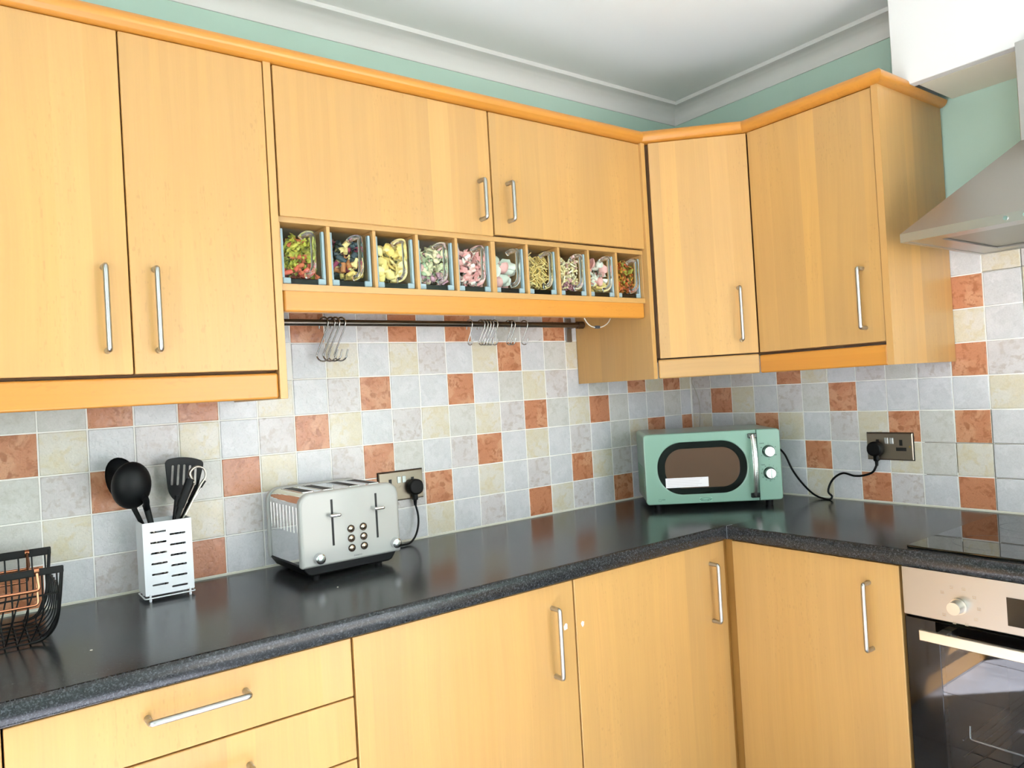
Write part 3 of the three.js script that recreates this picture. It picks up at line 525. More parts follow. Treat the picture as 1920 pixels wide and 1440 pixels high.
  for (const [x, z] of [[L + 0.04, -0.03], [-L - 0.04, -0.03], [L + 0.04, -0.26], [-L - 0.04, -0.26]]) put('foot', cyl([x, 0, z], [x, y0 + 0.004, z], 0.012, 0.014), blackPlastic, u);
}
// ------------------------------------------------------------------ toaster
{
  const W = 0.276, H = 0.185, D = 0.235, yb = 0.032;
  const u = thing('toaster', 'cream four-slice toaster with chrome sides beside the wall socket', 'toaster', [-1.785 + W / 2, WY, 0.252], 0.02), L = -W / 2;
  const cream = std(0xaeaeaa, 0.28, 0, { clearcoat: 0.35, clearcoatRoughness: 0.08 });
  const fs = roundRect(L, -L, yb, yb + H, [0.006, 0.006, 0.034, 0.034]), fp = put('front_panel', ext(fs, 0.022, 0.008, 16, 4).translate(0, 0, -0.022), cream, u, 'glossy cream front');
  put('back_panel', ext(roundRect(L, -L, yb, yb + H, [0.006, 0.006, 0.034, 0.034]), 0.014, 0.004, 16, 2).translate(0, 0, -D), cream, u);
  const bs = roundRect(L + 0.005, -L - 0.005, yb + 0.004, yb + H - 0.003, [0.004, 0.004, 0.03, 0.03]);
  put('body', ext(bs, D - 0.034, 0, 16).translate(0, 0, -D + 0.013), chrome, u, 'polished chrome shell');
  for (let i = 0; i < 9; i++) for (const q of [-1, 1]) { const z = -0.03 - i * 0.022; put('side_rib', cyl([q * (-L - 0.0052), yb + 0.085, z], [q * (-L - 0.0052), yb + 0.15, z], 0.0013, 0.0013, 8), chrome, u); }
  for (const x of [-0.092, -0.037, 0.037, 0.092]) {
    put('bread_slot', rb(x - 0.0145, x + 0.0145, yb + H - 0.006, yb + H - 0.0022, -D + 0.04, -0.05, 0.0015, 1), std(0x080808, 0.6), u);
    put('slot_rim', wire([[x - 0.0155, yb + H - 0.0025, -D + 0.039], [x + 0.0155, yb + H - 0.0025, -D + 0.039], [x + 0.0155, yb + H - 0.0025, -0.049], [x - 0.0155, yb + H - 0.0025, -0.049]], 0.001, 0.003, 6, true), chrome, u);
  }
  put('base', (() => { const s = poly([[L + 0.012, yb + 0.012], [-L - 0.012, yb + 0.012], [-L - 0.004, yb + 0.003], [-L - 0.02, 0.012], [-L - 0.03, 0.008], [L + 0.03, 0.008], [L + 0.02, 0.012], [L + 0.004, yb + 0.003]]); return ext(s, D - 0.02, 0.004).translate(0, 0, -D + 0.004); })(), blackPlastic, u, 'black plastic base');
  for (const [x, z] of [[L + 0.05, -0.04], [-L - 0.05, -0.04], [L + 0.05, -D + 0.04], [-L - 0.05, -D + 0.04]]) put('foot', cyl([x, 0, z], [x, 0.01, z], 0.01, 0.011), blackPlastic, u);
  for (const [x, ly] of [[L + 0.31 * W, 0.123], [L + 0.755 * W, 0.124]]) {
    put('lever_track', rb(x - 0.0031, x + 0.0031, yb + 0.046, yb + 0.162, -0.001, 0.0004, 0.0006, 1), std(0x060606, 0.5), fp);
    put('lever', [rb(x - 0.013, x + 0.017, yb + ly - 0.0045, yb + ly + 0.0045, 0.006, 0.02, 0.0042, 3), bx(x - 0.002, x + 0.002, yb + ly - 0.003, yb + ly + 0.003, -0.001, 0.008)], chrome, fp, 'chrome lever');
  }
  for (const x of [0.134, 0.1685]) for (const y of [0.081, 0.0565, 0.032]) { const b = put('button', [cyl([L + x, yb + y, -0.001], [L + x, yb + y, 0.002], 0.0098, 0.0098, 24)], std(0x332d28, 0.25, 1), fp); put('button_cap', new THREE.SphereGeometry(0.0072, 20, 8, 0, 6.283, 0, 1.2).rotateX(Math.PI / 2).scale(1, 1, 0.5).translate(L + x, yb + y, 0.0005), std(0xd9c7b2, 0.15, 1), b); }
  for (const [x, y] of [[0.045, 0.021], [0.2585, 0.024]]) put('browning_dial', [cyl([L + x, yb + y, -0.001], [L + x, yb + y, 0.012], 0.0145, 0.013, 28), new THREE.SphereGeometry(0.013, 24, 8, 0, 6.283, 0, 1.57).rotateX(Math.PI / 2).scale(1, 1, 0.35).translate(L + x, yb + y, 0.012)], chrome, fp, 'domed chrome dial');
  const logo = canvasTex(256, 48, (c, w, h) => { c.clearRect(0, 0, w, h); c.fillStyle = '#7d7f82'; c.font = 'bold 38px sans-serif'; c.textAlign = 'center'; c.textBaseline = 'middle'; c.fillText('DAEWOO', w / 2, h / 2); });
  put('logo', new THREE.PlaneGeometry(0.036, 0.00675).translate(L + 0.15, yb + 0.0115, 0.0004), new THREE.MeshPhysicalMaterial({ map: logo, transparent: true, roughness: 0.4 }), fp);
}
// ------------------------------------------------------------------ sockets and plugs
function socket(label, pos, turn) {
  const u = thing('wall_socket', label, 'socket', pos, turn, undefined);
  put('gasket', rb(-0.0765, 0.0765, -0.0455, 0.0455, 0, 0.003, 0.001, 1), blackPlastic, u);
  const f = put('faceplate', ext(roundRect(-0.075, 0.075, -0.044, 0.044, 0.002), 0.006, 0.003, 4, 1).translate(0, 0, 0.0025), std(0x93897b, 0.32, 1), u, 'brushed steel faceplate');
  for (const x of [-0.0085, 0.0085]) put('switch', rb(x - 0.0058, x + 0.0058, 0.008, 0.0285, 0.007, 0.0115, 0.0012), std(0xcfd2d2, 0.2, 0.6), u, 'rocker switch');
  for (const x of [-0.038, 0.038]) put('outlet', [bx(x - 0.005, x + 0.005, 0.003, 0.022, 0.0082, 0.0089), bx(x - 0.0165, x + 0.0165, -0.014, -0.003, 0.0082, 0.0089)], std(0x090909, 0.4), u, 'black three-pin outlet');
  for (const x of [-0.066, 0.066]) put('screw', cyl([x, 0, 0.008], [x, 0, 0.0094], 0.003, 0.003, 12), std(0xb79a55, 0.3, 1), u);
}
socket('brushed steel double wall socket behind the cream toaster', [-1.371, 1.083, 0.001], 0);
socket('brushed steel double wall socket on the hob wall right of the microwave', [-0.001, 1.0985, 0.8125], -Math.PI / 2);
function plug() {
  const s = roundRect(-0.024, 0.024, -0.025, 0.022, [0.02, 0.02, 0.022, 0.022]);
  return [ext(s, 0.027, 0.006, 12, 4).translate(0, 0, 0.009), rb(-0.008, 0.008, -0.043, -0.018, 0.011, 0.026, 0.004), cyl([0, -0.058, 0.018], [0, -0.042, 0.018], 0.0045, 0.006, 12)];
}
{
  const u = thing('power_cord', 'black plug and short cable running from the socket down behind the toaster', 'cable', [-1.333, 1.077, 0.001]);
  put('plug', plug(), blackPlastic, u);
  put('cable', sweepTube(curvePts([[0, -0.055, 0.018], [0.003, -0.085, 0.025], [-0.003, -0.115, 0.035], [-0.02, -0.145, 0.045], [-0.045, -0.161, 0.055], [-0.075, -0.1625, 0.06], [-0.14, -0.1625, 0.03]], 50), 0.0033, 8), blackPlastic, u);
}
{
  const u = thing('power_cord', 'black plug and curling cable running from the socket to the microwave', 'cable', [-0.001, 1.0925, 0.7725], -Math.PI / 2);
  put('plug', plug(), blackPlastic, u);
  const pts = [[0, -0.055, 0.018], [-0.012, -0.078, 0.022], [-0.04, -0.091, 0.024], [-0.075, -0.095, 0.025], [-0.115, -0.088, 0.025], [-0.15, -0.108, 0.026], [-0.168, -0.138, 0.028], [-0.17, -0.157, 0.03], [-0.156, -0.17, 0.033], [-0.16, -0.1785, 0.036], [-0.187, -0.179, 0.036], [-0.224, -0.168, 0.032], [-0.27, -0.13, 0.03], [-0.305, -0.085, 0.03], [-0.335, -0.027, 0.03], [-0.358, -0.008, 0.032], [-0.375, -0.012, 0.036]];
  put('cable', sweepTube(curvePts(pts, 110), 0.0036, 8), blackPlastic, u);
}
// ------------------------------------------------------------------ utensil holder and utensils
const TX = -2.0585, TZ = 0.095;
{
  const u = thing('utensil_holder', 'white slotted metal utensil holder standing on the worktop', 'utensil holder', [TX, WY, TZ]), w = 0.0535, d = 0.04, y0 = 0.014, y1 = 0.182, t = 0.0015, white = std(0xe9ebef, 0.35);
  const wallShape = (hw, slots) => { const s = roundRect(-hw, hw, y0, y1, 0.002); for (const [x, y, l] of slots) s.holes.push(roundRect(x, x + l, y, y + 0.0045, 0.002, true)); return ext(s, t); };
  const sl = []; for (let k = 0; k < 6; k++) { sl.push([-0.038, y0 + 0.143 - k * 0.0245, 0.035]); sl.push([0.004, y0 + 0.133 - k * 0.0245, 0.035]); }
  put('front_wall', wallShape(w, sl).translate(0, 0, d - t), white, u); put('back_wall', wallShape(w, []).translate(0, 0, -d), white, u);
  put('side_wall', wallShape(d - t, []).rotateY(-Math.PI / 2).translate(-w + t, 0, 0), white, u); put('side_wall', wallShape(d - t, []).rotateY(Math.PI / 2).translate(w - t, 0, 0), white, u);
  put('floor_plate', bx(-w + t, w - t, y0, y0 + t, -d + t, d - t), white, u);
  put('wire_base', [wire([[-w - 0.001, 0.008, d + 0.001], [w + 0.001, 0.008, d + 0.001], [w + 0.001, 0.008, -d - 0.001], [-w - 0.001, 0.008, -d - 0.001]], 0.0016, 0.006, 8, true)], white, u);
  for (const [x, z] of [[-w + 0.01, d], [w - 0.01, d], [-w + 0.01, -d], [w - 0.01, -d]]) put('foot', [cyl([x, 0, z], [x, 0.017, z], 0.0024), new THREE.SphereGeometry(0.0032, 10, 8).translate(x, 0.0032, z)], white, u);
}
const nylon = std(0x06080b, 0.5, 0, { specularIntensity: 0.6 }), grip = std(0xb9b2a8, 0.3, 1);
function stick(u, a, b, r = 0.0045) { const A = V(...a), B = V(...b); put('shaft', cyl(a, A.clone().lerp(B, 0.75).toArray(), r, r, 10), grip, u, 'steel shaft'); put('neck', cyl(A.clone().lerp(B, 0.7).toArray(), b, r * 1.25, r * 1.6, 12), nylon, u); }
{ // ladle
  const u = thing('ladle', 'black nylon ladle with a round bowl leaning in the utensil holder', 'utensil', [TX + 0.005, WY + 0.02, TZ]);
  const P = (x, y, z) => [x - TX - 0.005, y - WY - 0.02, z - TZ];
  stick(u, P(-2.06, 0.94, 0.1165), P(-2.099, 1.135, 0.119), 0.005);
  const prof = []; for (let k = 0; k <= 14; k++) { const a = (k / 14) * 1.5; prof.push(new THREE.Vector2(0.05 * Math.sin(a), -0.036 * Math.cos(a))); } for (let k = 14; k >= 0; k--) { const a = (k / 14) * 1.5; prof.push(new THREE.Vector2(0.0475 * Math.sin(a), -0.0335 * Math.cos(a) + 0.001)); }
  const bowl = new THREE.LatheGeometry(prof, 32).rotateX(-Math.PI / 2 + 0.25).rotateZ(0.12); bowl.scale(0.86, 1.14, 1).translate(...P(-2.127, 1.183, 0.116)); put('bowl', bowl, nylon, u, 'round black bowl');
  put('bowl_neck', sweepTube(curvePts([P(-2.098, 1.128, 0.118), P(-2.1, 1.145, 0.132), P(-2.108, 1.158, 0.142)], 10), 0.013, 12, false, 0.007), nylon, u);
}
{ // spoon
  const u = thing('serving_spoon', 'black nylon serving spoon behind the ladle in the utensil holder', 'utensil', [TX - 0.005, WY + 0.02, TZ - 0.02]);
  const P = (x, y, z) => [x - TX + 0.005, y - WY - 0.02, z - TZ + 0.02];
  stick(u, P(-2.045, 0.94, 0.072), P(-2.122, 1.14, 0.066), 0.004);
  const g = new THREE.SphereGeometry(1, 28, 18, 0, 6.283, 0, 1.7).rotateX(-Math.PI / 2).scale(0.036, 0.058, 0.014).rotateZ(0.3); g.translate(...P(-2.134, 1.19, 0.06)); put('spoon_bowl', g, nylon, u);
}
{ // slotted turner
  const u = thing('slotted_turner', 'black slotted turner with five slots in the utensil holder', 'utensil', [TX + 0.02, WY + 0.02, TZ - 0.02]);
  const P = (x, y, z) => [x - TX - 0.02, y - WY - 0.02, z - TZ + 0.02];
  stick(u, P(-2.052, 0.94, 0.069), P(-2.017, 1.14, 0.066), 0.0045);
  const s = new THREE.Shape(); s.moveTo(-0.014, -0.062); s.lineTo(0.014, -0.062); s.quadraticCurveTo(0.03, -0.05, 0.034, -0.03); s.lineTo(0.044, 0.026); s.quadraticCurveTo(0.045, 0.038, 0.034, 0.041); s.quadraticCurveTo(0, 0.052, -0.034, 0.043); s.quadraticCurveTo(-0.046, 0.04, -0.045, 0.028); s.lineTo(-0.036, -0.03); s.quadraticCurveTo(-0.03, -0.052, -0.014, -0.062);
  for (let i = 0; i < 5; i++) { const x = -0.027 + i * 0.0133; s.holes.push(roundRect(x - 0.0028, x + 0.0028, -0.022, 0.03 - Math.abs(i - 1.5) * 0.002, 0.0026, true)); }
  put('blade', ext(s, 0.0035, 0.001, 8).rotateZ(-0.1).translate(...P(-2.0, 1.186, 0.063)), nylon, u);
}
{ // tongs
  const u = thing('tongs', 'steel tongs with a black grip folded in the utensil holder', 'utensil', [TX + 0.03, WY + 0.02, TZ + 0.01]);
  const P = (x, y, z) => V(x - TX - 0.03, y - WY - 0.02, z - TZ - 0.01), a = P(-2.096, 0.945, 0.092), b = P(-1.969, 1.165, 0.094), c = P(-2.094, 0.95, 0.1), d = P(-1.986, 1.17, 0.104);
  put('arm', sweepTube([a, a.clone().lerp(b, 0.5), b], 0.0022, 10, false, 0.0074), grip, u); put('arm', sweepTube([c, c.clone().lerp(d, 0.5), d], 0.0022, 10, false, 0.0074), steelDark, u);
  put('spring_loop', sweepTube(curvePts([P(-1.97, 1.163, 0.094).toArray(), P(-1.957, 1.183, 0.095).toArray(), P(-1.962, 1.203, 0.097).toArray(), P(-1.98, 1.209, 0.1).toArray(), P(-1.995, 1.196, 0.102).toArray(), P(-1.987, 1.168, 0.104).toArray()], 24), 0.0022, 8, false, 0.006), grip, u);
}
{ // fork and potato masher arm
  const u = thing('pasta_server', 'black nylon pasta server head down beside the tongs', 'utensil', [TX, WY + 0.02, TZ + 0.015]), P = (x, y, z) => [x - TX, y - WY - 0.02, z - TZ - 0.015];
  put('shaft', sweepTube([V(...P(-2.03, 0.945, 0.122)), V(...P(-2.034, 1.09, 0.123)), V(...P(-2.022, 1.13, 0.126))], 0.006, 12, false, 0.0095), nylon, u);
  put('head', sweepTube(curvePts([P(-2.026, 1.12, 0.125), P(-2.016, 1.145, 0.128), P(-2.007, 1.168, 0.129), P(-2.001, 1.182, 0.127)], 12), 0.009, 12, false, 0.016), nylon, u);
}
{
  const u = thing('peeler', 'slim black handled peeler leaning at the right edge of the utensil holder', 'utensil', [TX + 0.035, WY + 0.02, TZ]), P = (x, y, z) => V(x - TX - 0.035, y - WY - 0.02, z - TZ);
  put('handle', sweepTube([P(-2.09, 0.985, 0.079), P(-2.016, 1.09, 0.08), P(-1.957, 1.172, 0.082)], 0.005, 12, false, 0.0055), nylon, u);
  put('edge', sweepTube([P(-1.985, 1.13, 0.091), P(-1.968, 1.155, 0.092)], 0.0015, 8), chrome, u);
}
// ------------------------------------------------------------------ wire basket
{
  const u = thing('wire_basket', 'black wire basket with two copper loop handles on the worktop', 'basket', [-2.46, WY, 0.2]), xr = 0.172, xl = -0.172, zf = 0.125, zb = -0.125, top = 0.14;
  for (const [z, q] of [[zf, 0.006], [zb, 0.009]]) put('rim_bar', [rb(xl, xr, top - 0.004, top + q + 0.004, z - 0.0025, z + 0.0025, 0.002, 1)], blackWire, u, 'flat black rim');
  const vw = []; for (let i = 0; i <= 13; i++) { const x = xl + 0.012 + (i / 13) * (xr - xl - 0.024), b = x * 0.84; vw.push(wire([[x, top, zf], [x, 0.06, zf - 0.004], [b, 0.004, zf - 0.03], [b, 0.004, zb + 0.03], [x, 0.06, zb + 0.004], [x, top, zb]], 0.0016, 0.014, 6)); }
  put('upright_wire', vw, blackWire, u);
  const hw = []; for (let i = 0; i <= 6; i++) { const z = zb + 0.025 + (i / 6) * (zf - zb - 0.05); hw.push(wire([[xl, 0.1, z], [xl + 0.012, 0.03, z], [xl + 0.034, 0.005, z], [xr - 0.034, 0.005, z], [xr - 0.012, 0.03, z], [xr - 0.004, 0.1, z]], 0.0016, 0.02, 6)); }
  put('floor_wire', hw, blackWire, u);
  for (const [z, q] of [[zf, 1], [zb, -1]]) put('end_leg', [wire([[xr - 0.003, top + 0.008, z], [xr - 0.008, 0.09, z - q * 0.004], [xr - 0.014, 0.04, z - q * 0.01], [xr - 0.035, 0.008, z - q * 0.022], [xr - 0.06, 0.005, z - q * 0.025]], 0.0034, 0.02, 8), wire([[xl + 0.003, top, z], [xl + 0.014, 0.04, z - q * 0.01], [xl + 0.05, 0.005, z - q * 0.025]], 0.0034, 0.02, 8)], blackWire, u);
  put('band_wire', wire([[xl, 0.095, zf], [xr - 0.006, 0.098, zf - 0.001], [xr - 0.006, 0.098, zb + 0.001], [xl, 0.095, zb]], 0.0018, 0.012, 6, true), blackWire, u);
  for (const [z, s] of [[zf, 1], [zb, -1]]) put('loop_handle', [wire([[xr - 0.045, top + 0.008, z + s * 0.002], [xr - 0.042, top - 0.03, z + s * 0.008], [xl + 0.042, top - 0.03, z + s * 0.008], [xl + 0.045, top + 0.008, z + s * 0.002]], 0.0032, 0.008, 10), wire([[xr - 0.045, top + 0.008, z - s * 0.006], [xr - 0.045, top - 0.058, z - s * 0.006 + s * 0.012], [xl + 0.045, top - 0.058, z + s * 0.006], [xl + 0.045, top + 0.008, z - s * 0.006]], 0.0026, 0.008, 10), ...[xr - 0.045, xl + 0.045].map((x) => cyl([x - 0.004, top + 0.006, z], [x + 0.004, top + 0.006, z], 0.0068))], copper, u, 'polished copper loop handle');
}
// ------------------------------------------------------------------ rail, hooks, loose wire
const RY = 1.571, RZ = 0.058;
{
  const u = thing('utensil_rail', 'dark metal utensil rail on the tiles under the bridging cabinet', 'rail', [-1.24, RY, 0.001]);
  put('tube', cyl([-0.62, 0, RZ], [0.592, 0, RZ], 0.0092, 0.0092, 24), steelDark, u);
  put('end_cap', [cyl([0.575, 0, RZ], [0.6, 0, RZ], 0.0135, 0.0135, 24), new THREE.SphereGeometry(0.0135, 20, 12).scale(0.5, 1, 1).translate(-0.006, 0, 0).translate(0.606, 0, RZ)], steelDark, u);
  for (const x of [-0.585, 0.582]) put('bracket', [rb(x - 0.0135, x + 0.0135, -0.056, 0.03, 0, 0.005, 0.002), rb(x - 0.006, x + 0.006, -0.008, 0.008, 0.004, RZ - 0.004, 0.002)], std(0x8f8d8b, 0.35, 1), u, 'steel wall bracket');
}
function hookGeo(h, w, r, lean, loop) {
  const a = loop + r + 0.0006, P = []; // plane: [in-plane, y], rail at the origin
  P.push([-a * 1.05, -0.016]); for (let k = 0; k <= 8; k++) { const t = Math.PI - (k / 8) * Math.PI; P.push([Math.cos(t) * a, Math.sin(t) * a]); }
  P.push([a * 0.8, -0.012]); const bx0 = -lean, R = w / 2;
  for (let k = 0; k <= 8; k++) { const t = Math.PI + (k / 8) * Math.PI; P.push([bx0 + R + Math.cos(t) * R, -h + R + Math.sin(t) * R * 0.9]); }
  P.push([bx0 + 2 * R + 0.005, -h + R + 0.012]);
  return sweepTube(P.map(([q, y]) => V(0, y, q)), r, 7);
}
{
  const hookMat = std(0xb9b9b8, 0.22, 1), big = hookGeo(0.11, 0.044, 0.0024, 0.03, 0.0126), small = hookGeo(0.068, 0.02, 0.002, 0.012, 0.0114);
  const spots = [[-1.612, 0.52, 1], [-1.592, 0.56, 1], [-1.578, 0.58, 1], [-1.56, 0.5, 1], [-1.123, 0.15, 0], [-1.078, 0.55, 0], [-1.066, 0.6, 0], [-1.054, 0.5, 0], [-1.043, 0.55, 0], [-1.026, 0.4, 0], [-0.968, 0.3, 0], [-0.955, 0.45, 0], [-0.903, 0.45, 0]];
  for (const [x, turn, b] of spots) {
    const m = solo('s_hook', b ? 'large steel S-hook in the bunch hanging at one end of the rail' : x === -1.123 ? 'small steel S-hook hanging alone beside the bunch of five small hooks' : x === -0.903 ? 'small steel S-hook hanging alone nearest the end cap of the rail' : x < -1 ? 'small steel S-hook in the bunch of five on the rail' : 'small steel S-hook in the touching pair on the rail', 'hook', b ? big : small, hookMat, b ? 'large hooks on the rail' : x === -1.123 || x === -0.903 ? undefined : x < -1 ? 'bunch of five small hooks' : 'pair of small hooks');
    m.position.set(x, RY, RZ); m.rotation.y = turn;
  }
}
{
  const u = thing('light_cable', 'thin white cable looping below the bridging cabinet with a grey clip', 'cable', [-0.7, 1.55, 0.19]);
  put('cable', sweepTube(curvePts([[-0.064, 0.062, 0.01], [-0.058, 0.03, 0.01], [-0.04, 0.008, 0.01], [-0.012, -0.002, 0.01], [0.02, 0.0, 0.01], [0.05, 0.014, 0.01], [0.065, 0.035, 0.01], [0.067, 0.062, 0.01]], 40), 0.0019, 8), std(0xe7e2d6, 0.5), u);
  put('clip', rb(-0.012, 0.008, -0.006, 0.004, 0.006, 0.016, 0.002), std(0x4b4f55, 0.4), u);
}
solo('corner_wire', 'thin grey wire hanging down the tiled corner behind the microwave', 'wire', sweepTube(curvePts([[-0.016, 1.372, 0.02], [-0.017, 1.345, 0.02], [-0.014, 1.31, 0.034], [-0.012, 1.27, 0.046], [-0.012, 1.22, 0.05], [-0.02, 1.16, 0.05]], 30), 0.0014, 6), std(0xa9a496, 0.6));
for (const [x, z, r] of [[-2.26, 0.43, 0.0022], [-1.74, 0.36, 0.0018]]) solo('crumb', z > 0.4 ? 'tiny pale crumb on the worktop below the utensil holder' : 'tiny pale crumb on the worktop in front of the toaster', 'crumb', new THREE.IcosahedronGeometry(r, 0).scale(1.3, 0.6, 1).translate(x, WY + r * 0.55, z), std(0xd9d2c2, 0.8));
// ------------------------------------------------------------------ glass bins full of pasta
const clear = new THREE.MeshPhysicalMaterial({ color: 0xf6fbfb, roughness: 0.02, transmission: 1, thickness: 0, ior: 1.45 });
const thick = std(0xb4cdd6, 0.08, 0, { transmission: 0.3, thickness: 0, ior: 1.5 }), darkBase = std(0x12120d, 0.1), solidGlass = new THREE.MeshPhysicalMaterial({ color: 0xffffff, roughness: 0.03, transmission: 1, thickness: 0.01, ior: 1.45 });
const hex = (h) => { const c = new THREE.Color(h); return [c.r, c.g, c.b]; };
function tint(g, c) { g = g.index ? g.toNonIndexed() : g; const n = g.attributes.position.count, a = new Float32Array(n * 3); for (let i = 0; i < n; i++) a.set(c, i * 3); g.setAttribute('color', new THREE.BufferAttribute(a, 3)); return g; }
function grid(nu, nv, f) { const pos = [], idx = []; for (let i = 0; i <= nu; i++) for (let j = 0; j <= nv; j++) pos.push(...f(i / nu, j / nv)); for (let i = 0; i < nu; i++) for (let j = 0; j < nv; j++) { const a = i * (nv + 1) + j, b = a + nv + 1; idx.push(a, b, a + 1, b, b + 1, a + 1); } const g = new THREE.BufferGeometry(); g.setAttribute('position', new THREE.Float32BufferAttribute(pos, 3)); g.setIndex(idx); g.computeVertexNormals(); return g; }
const PASTA = {
  bow: (s) => grid(8, 6, (u, v) => { const x = (u - 0.5) * 2, w = 0.25 + 0.75 * Math.pow(Math.abs(x), 0.8); return [x * s, (v - 0.5) * s * 1.1 * w, s * 0.3 * Math.cos((v - 0.5) * 9) * (1 - Math.abs(x) * 0.7) + s * 0.25 * x * x]; }),
  tube: (s) => grid(10, 6, (u, v) => { const a = u * 6.283, r = s * 0.42 * (1 + 0.1 * Math.sin(a * 6)); return [Math.cos(a) * r, (v - 0.5) * s * 1.5, Math.sin(a) * r + s * 0.3 * (v - 0.5) ** 2]; }),
  twist: (s) => grid(18, 2, (u, v) => { const a = u * 9, r = (v - 0.5) * s * 0.9; return [Math.cos(a) * r, (u - 0.5) * s * 2.2, Math.sin(a) * r]; }),
  rib: (s) => grid(10, 12, (u, v) => { const a = u * 6.283, r = s * (0.42 + 0.08 * Math.sin(v * 38)); return [Math.cos(a) * r, (v - 0.5) * s * 1.6, Math.sin(a) * r]; }),
  shell: (s) => grid(8, 8, (u, v) => { const a = (u - 0.5) * 4.4, r = s * 0.75 * Math.sin(Math.PI * (0.08 + 0.84 * v)); return [Math.cos(a) * r, (v - 0.5) * s * 2, Math.sin(a) * r]; }),
  disc: (s) => grid(6, 6, (u, v) => { const a = u * 6.283, r = v * s * 0.75; return [Math.cos(a) * r, Math.sin(a) * r * 1.25, s * 0.35 * Math.cos(a) * v * v]; }),
  strand: (s) => grid(14, 5, (u, v) => { const a = (u - 0.5) * 3.2, r = s * 0.12, t = v * 6.283; return [Math.sin(a) * (s * 1.3 + Math.cos(t) * r), (Math.cos(a) - 0.6) * (s * 1.3 + Math.cos(t) * r), Math.sin(t) * r]; }),
  star: (s) => grid(12, 3, (u, v) => { const a = u * 6.283, r = s * 0.6 * (0.7 + 0.3 * Math.cos(a * 5)) * (0.3 + 0.7 * v); return [Math.cos(a) * r, Math.sin(a) * r, s * 0.3 * (1 - v)]; }),
};
const pastaMat = std(0xffffff, 0.55, 0, { vertexColors: true, side: THREE.DoubleSide });
const FILL = [
  ['green and red twisted pasta', ['bow', 'twist', 'tube'], ['#b9b23c', '#a8a431', '#c9c050', '#a9ab3a', '#c8663f'], 0.0145, 70, '#cf5a44'],
  ['mixed dark, purple and cream pasta tubes', ['rib', 'tube', 'star'], ['#a83a5e', '#5d6b3f', '#33424a', '#e5cf8d', '#b4713c', '#2c3438'], 0.0155, 60, '#e0c36a'],
  ['plain yellow pasta ribbons', ['disc', 'shell', 'bow'], ['#ecd584', '#e6ca70', '#f0dd98'], 0.017, 60],
  ['small pale green and pink pasta shells', ['shell', 'star', 'bow'], ['#b5bd93', '#dcd0a8', '#d5a8a0', '#9fae88', '#c9c49c'], 0.0105, 120, '#b98a98'],
  ['pink and white pasta pieces', ['bow', 'disc', 'tube'], ['#e0a6a0', '#d99590', '#f0e8dc', '#e7b6ae'], 0.0115, 100],
  ['large pale grey and pink pasta shells', ['shell', 'disc'], ['#cfd2c4', '#dfa9a3', '#c4cbbd'], 0.026, 18],
  ['coiled yellow noodle nests', ['strand'], ['#e8cf84', '#dfc070', '#edd892'], 0.0155, 90],
  ['cream and mauve pasta shapes', ['star', 'bow', 'twist'], ['#ece0b2', '#e4d49c', '#efe6c4', '#d9a8a0'], 0.0105, 110, '#b67f8c'],
  ['pink and white pasta cones over little wheels', ['shell', 'bow', 'disc'], ['#e0a9a2', '#dfe0d2', '#d3d8c8'], 0.0185, 36, '#d9c27a'],
  ['orange and green pasta spirals', ['twist', 'tube', 'bow'], ['#c8642c', '#b4531f', '#8f8f2e', '#c98b2c'], 0.0105, 110],
];
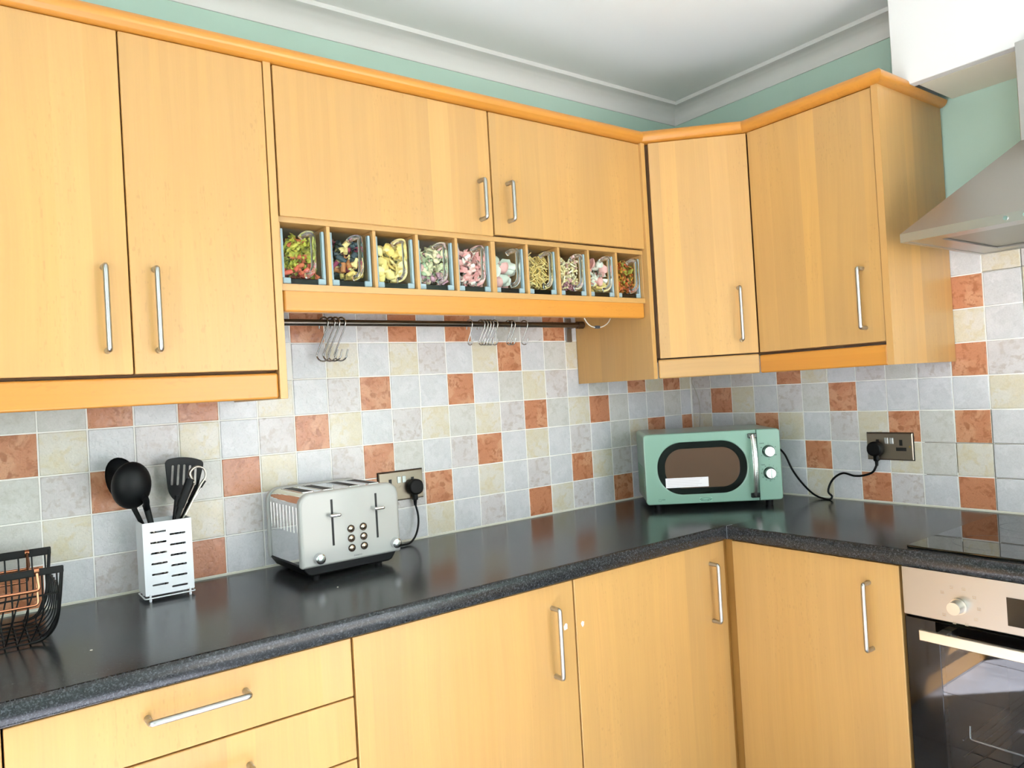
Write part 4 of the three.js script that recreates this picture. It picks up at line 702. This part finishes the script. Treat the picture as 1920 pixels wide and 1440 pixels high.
binCells.forEach(([x0, x1], i) => {
  const w = x1 - x0, cx = (x0 + x1) / 2, zf = 0.34, [what, kinds, cols, size, count, low] = FILL[i], y0 = NB + 0.0008, hgt = 0.131;
  const u = thing('glass_bin', `clear glass pull-out bin holding ${what}`, 'glass bin', [cx, y0, 0.2], 0, 'glass bins in the cabinet rack'), Z = zf - 0.2, hw = w / 2 - 0.001;
  put('front_pane', new THREE.PlaneGeometry(w - 0.014, hgt - 0.016).translate(0, (hgt + 0.016) / 2, Z - 0.001), clear, u);
  for (const s of [-1, 1]) { put('glass_edge', rb(s * hw - 0.0036 - s * 0.0036, s * hw + 0.0036 - s * 0.0036, 0.004, hgt, Z - 0.012, Z, 0.002, 1), thick, u, 'thick bluish glass edge'); put('side_wall', new THREE.PlaneGeometry(0.19, hgt - 0.006).rotateY(Math.PI / 2).translate(s * (hw - 0.003), hgt / 2 + 0.003, Z - 0.106), clear, u); }
  put('base', rb(-hw + 0.007, hw - 0.007, 0.0, 0.015, Z - 0.2, Z - 0.002, 0.002, 1), darkBase, u);
  for (const s of [-1, 1]) put('corner_foot', rb(s * (hw - 0.011) - 0.01, s * (hw - 0.011) + 0.01, 0.001, 0.016, Z - 0.006, Z + 0.002, 0.003, 2), thick, u);
  const hx = 0.009; put('pull_handle', sweepTube(curvePts([[hx - 0.014, 0.112, Z], [hx - 0.008, 0.118, Z + 0.013], [hx + 0.005, 0.118, Z + 0.02], [hx + 0.007, 0.104, Z + 0.021], [hx + 0.007, 0.07, Z + 0.021], [hx + 0.006, 0.036, Z + 0.019], [hx + 0.001, 0.024, Z + 0.011], [hx - 0.005, 0.022, Z]], 36), 0.0066, 10, false, 0.0078), solidGlass, u, 'clear glass pull handle');
  const geos = [];
  for (let n = 0; n < count * 2; n++) {
    const layer = Math.floor((n / count) * 2), top = 0.124 - 0.014 * rnd(), px = rr(-hw + 0.008 + size * 0.6, hw - 0.008 - size * 0.6), py = rr(0.016 + size * 0.7, top - size * 0.4), pz = Z - 0.006 - size * 1.05 - layer * size * 0.9;
    const k = kinds[Math.floor(rnd() * kinds.length)], g = PASTA[k](size * rr(0.85, 1.1));
    g.rotateZ(rr(0, 6.28)); g.rotateX(rr(-0.9, 0.9)); g.rotateY(rr(-0.8, 0.8)); g.translate(px, py, pz);
    const b = g.boundingBox ?? (g.computeBoundingBox(), g.boundingBox), dx = Math.max(0, -hw + 0.008 - b.min.x) - Math.max(0, b.max.x - hw + 0.008), dy = Math.max(0, 0.0155 - b.min.y), dz = -Math.max(0, b.max.z - (Z - 0.005)); g.translate(dx, dy, dz);
    const col = low && py < 0.045 && rnd() < 0.65 ? low : cols[Math.floor(rnd() * cols.length)], c = hex(col), f = rr(1.0, 1.3); geos.push(tint(g, c.map((v) => v * f)));
  }
  const m = put(numbered('pasta'), geos, pastaMat, scene); m.position.copy(u.position); m.userData = { label: what + ' piled inside a glass bin', category: 'pasta', kind: 'stuff' };
});

renderer.render(scene, camera);
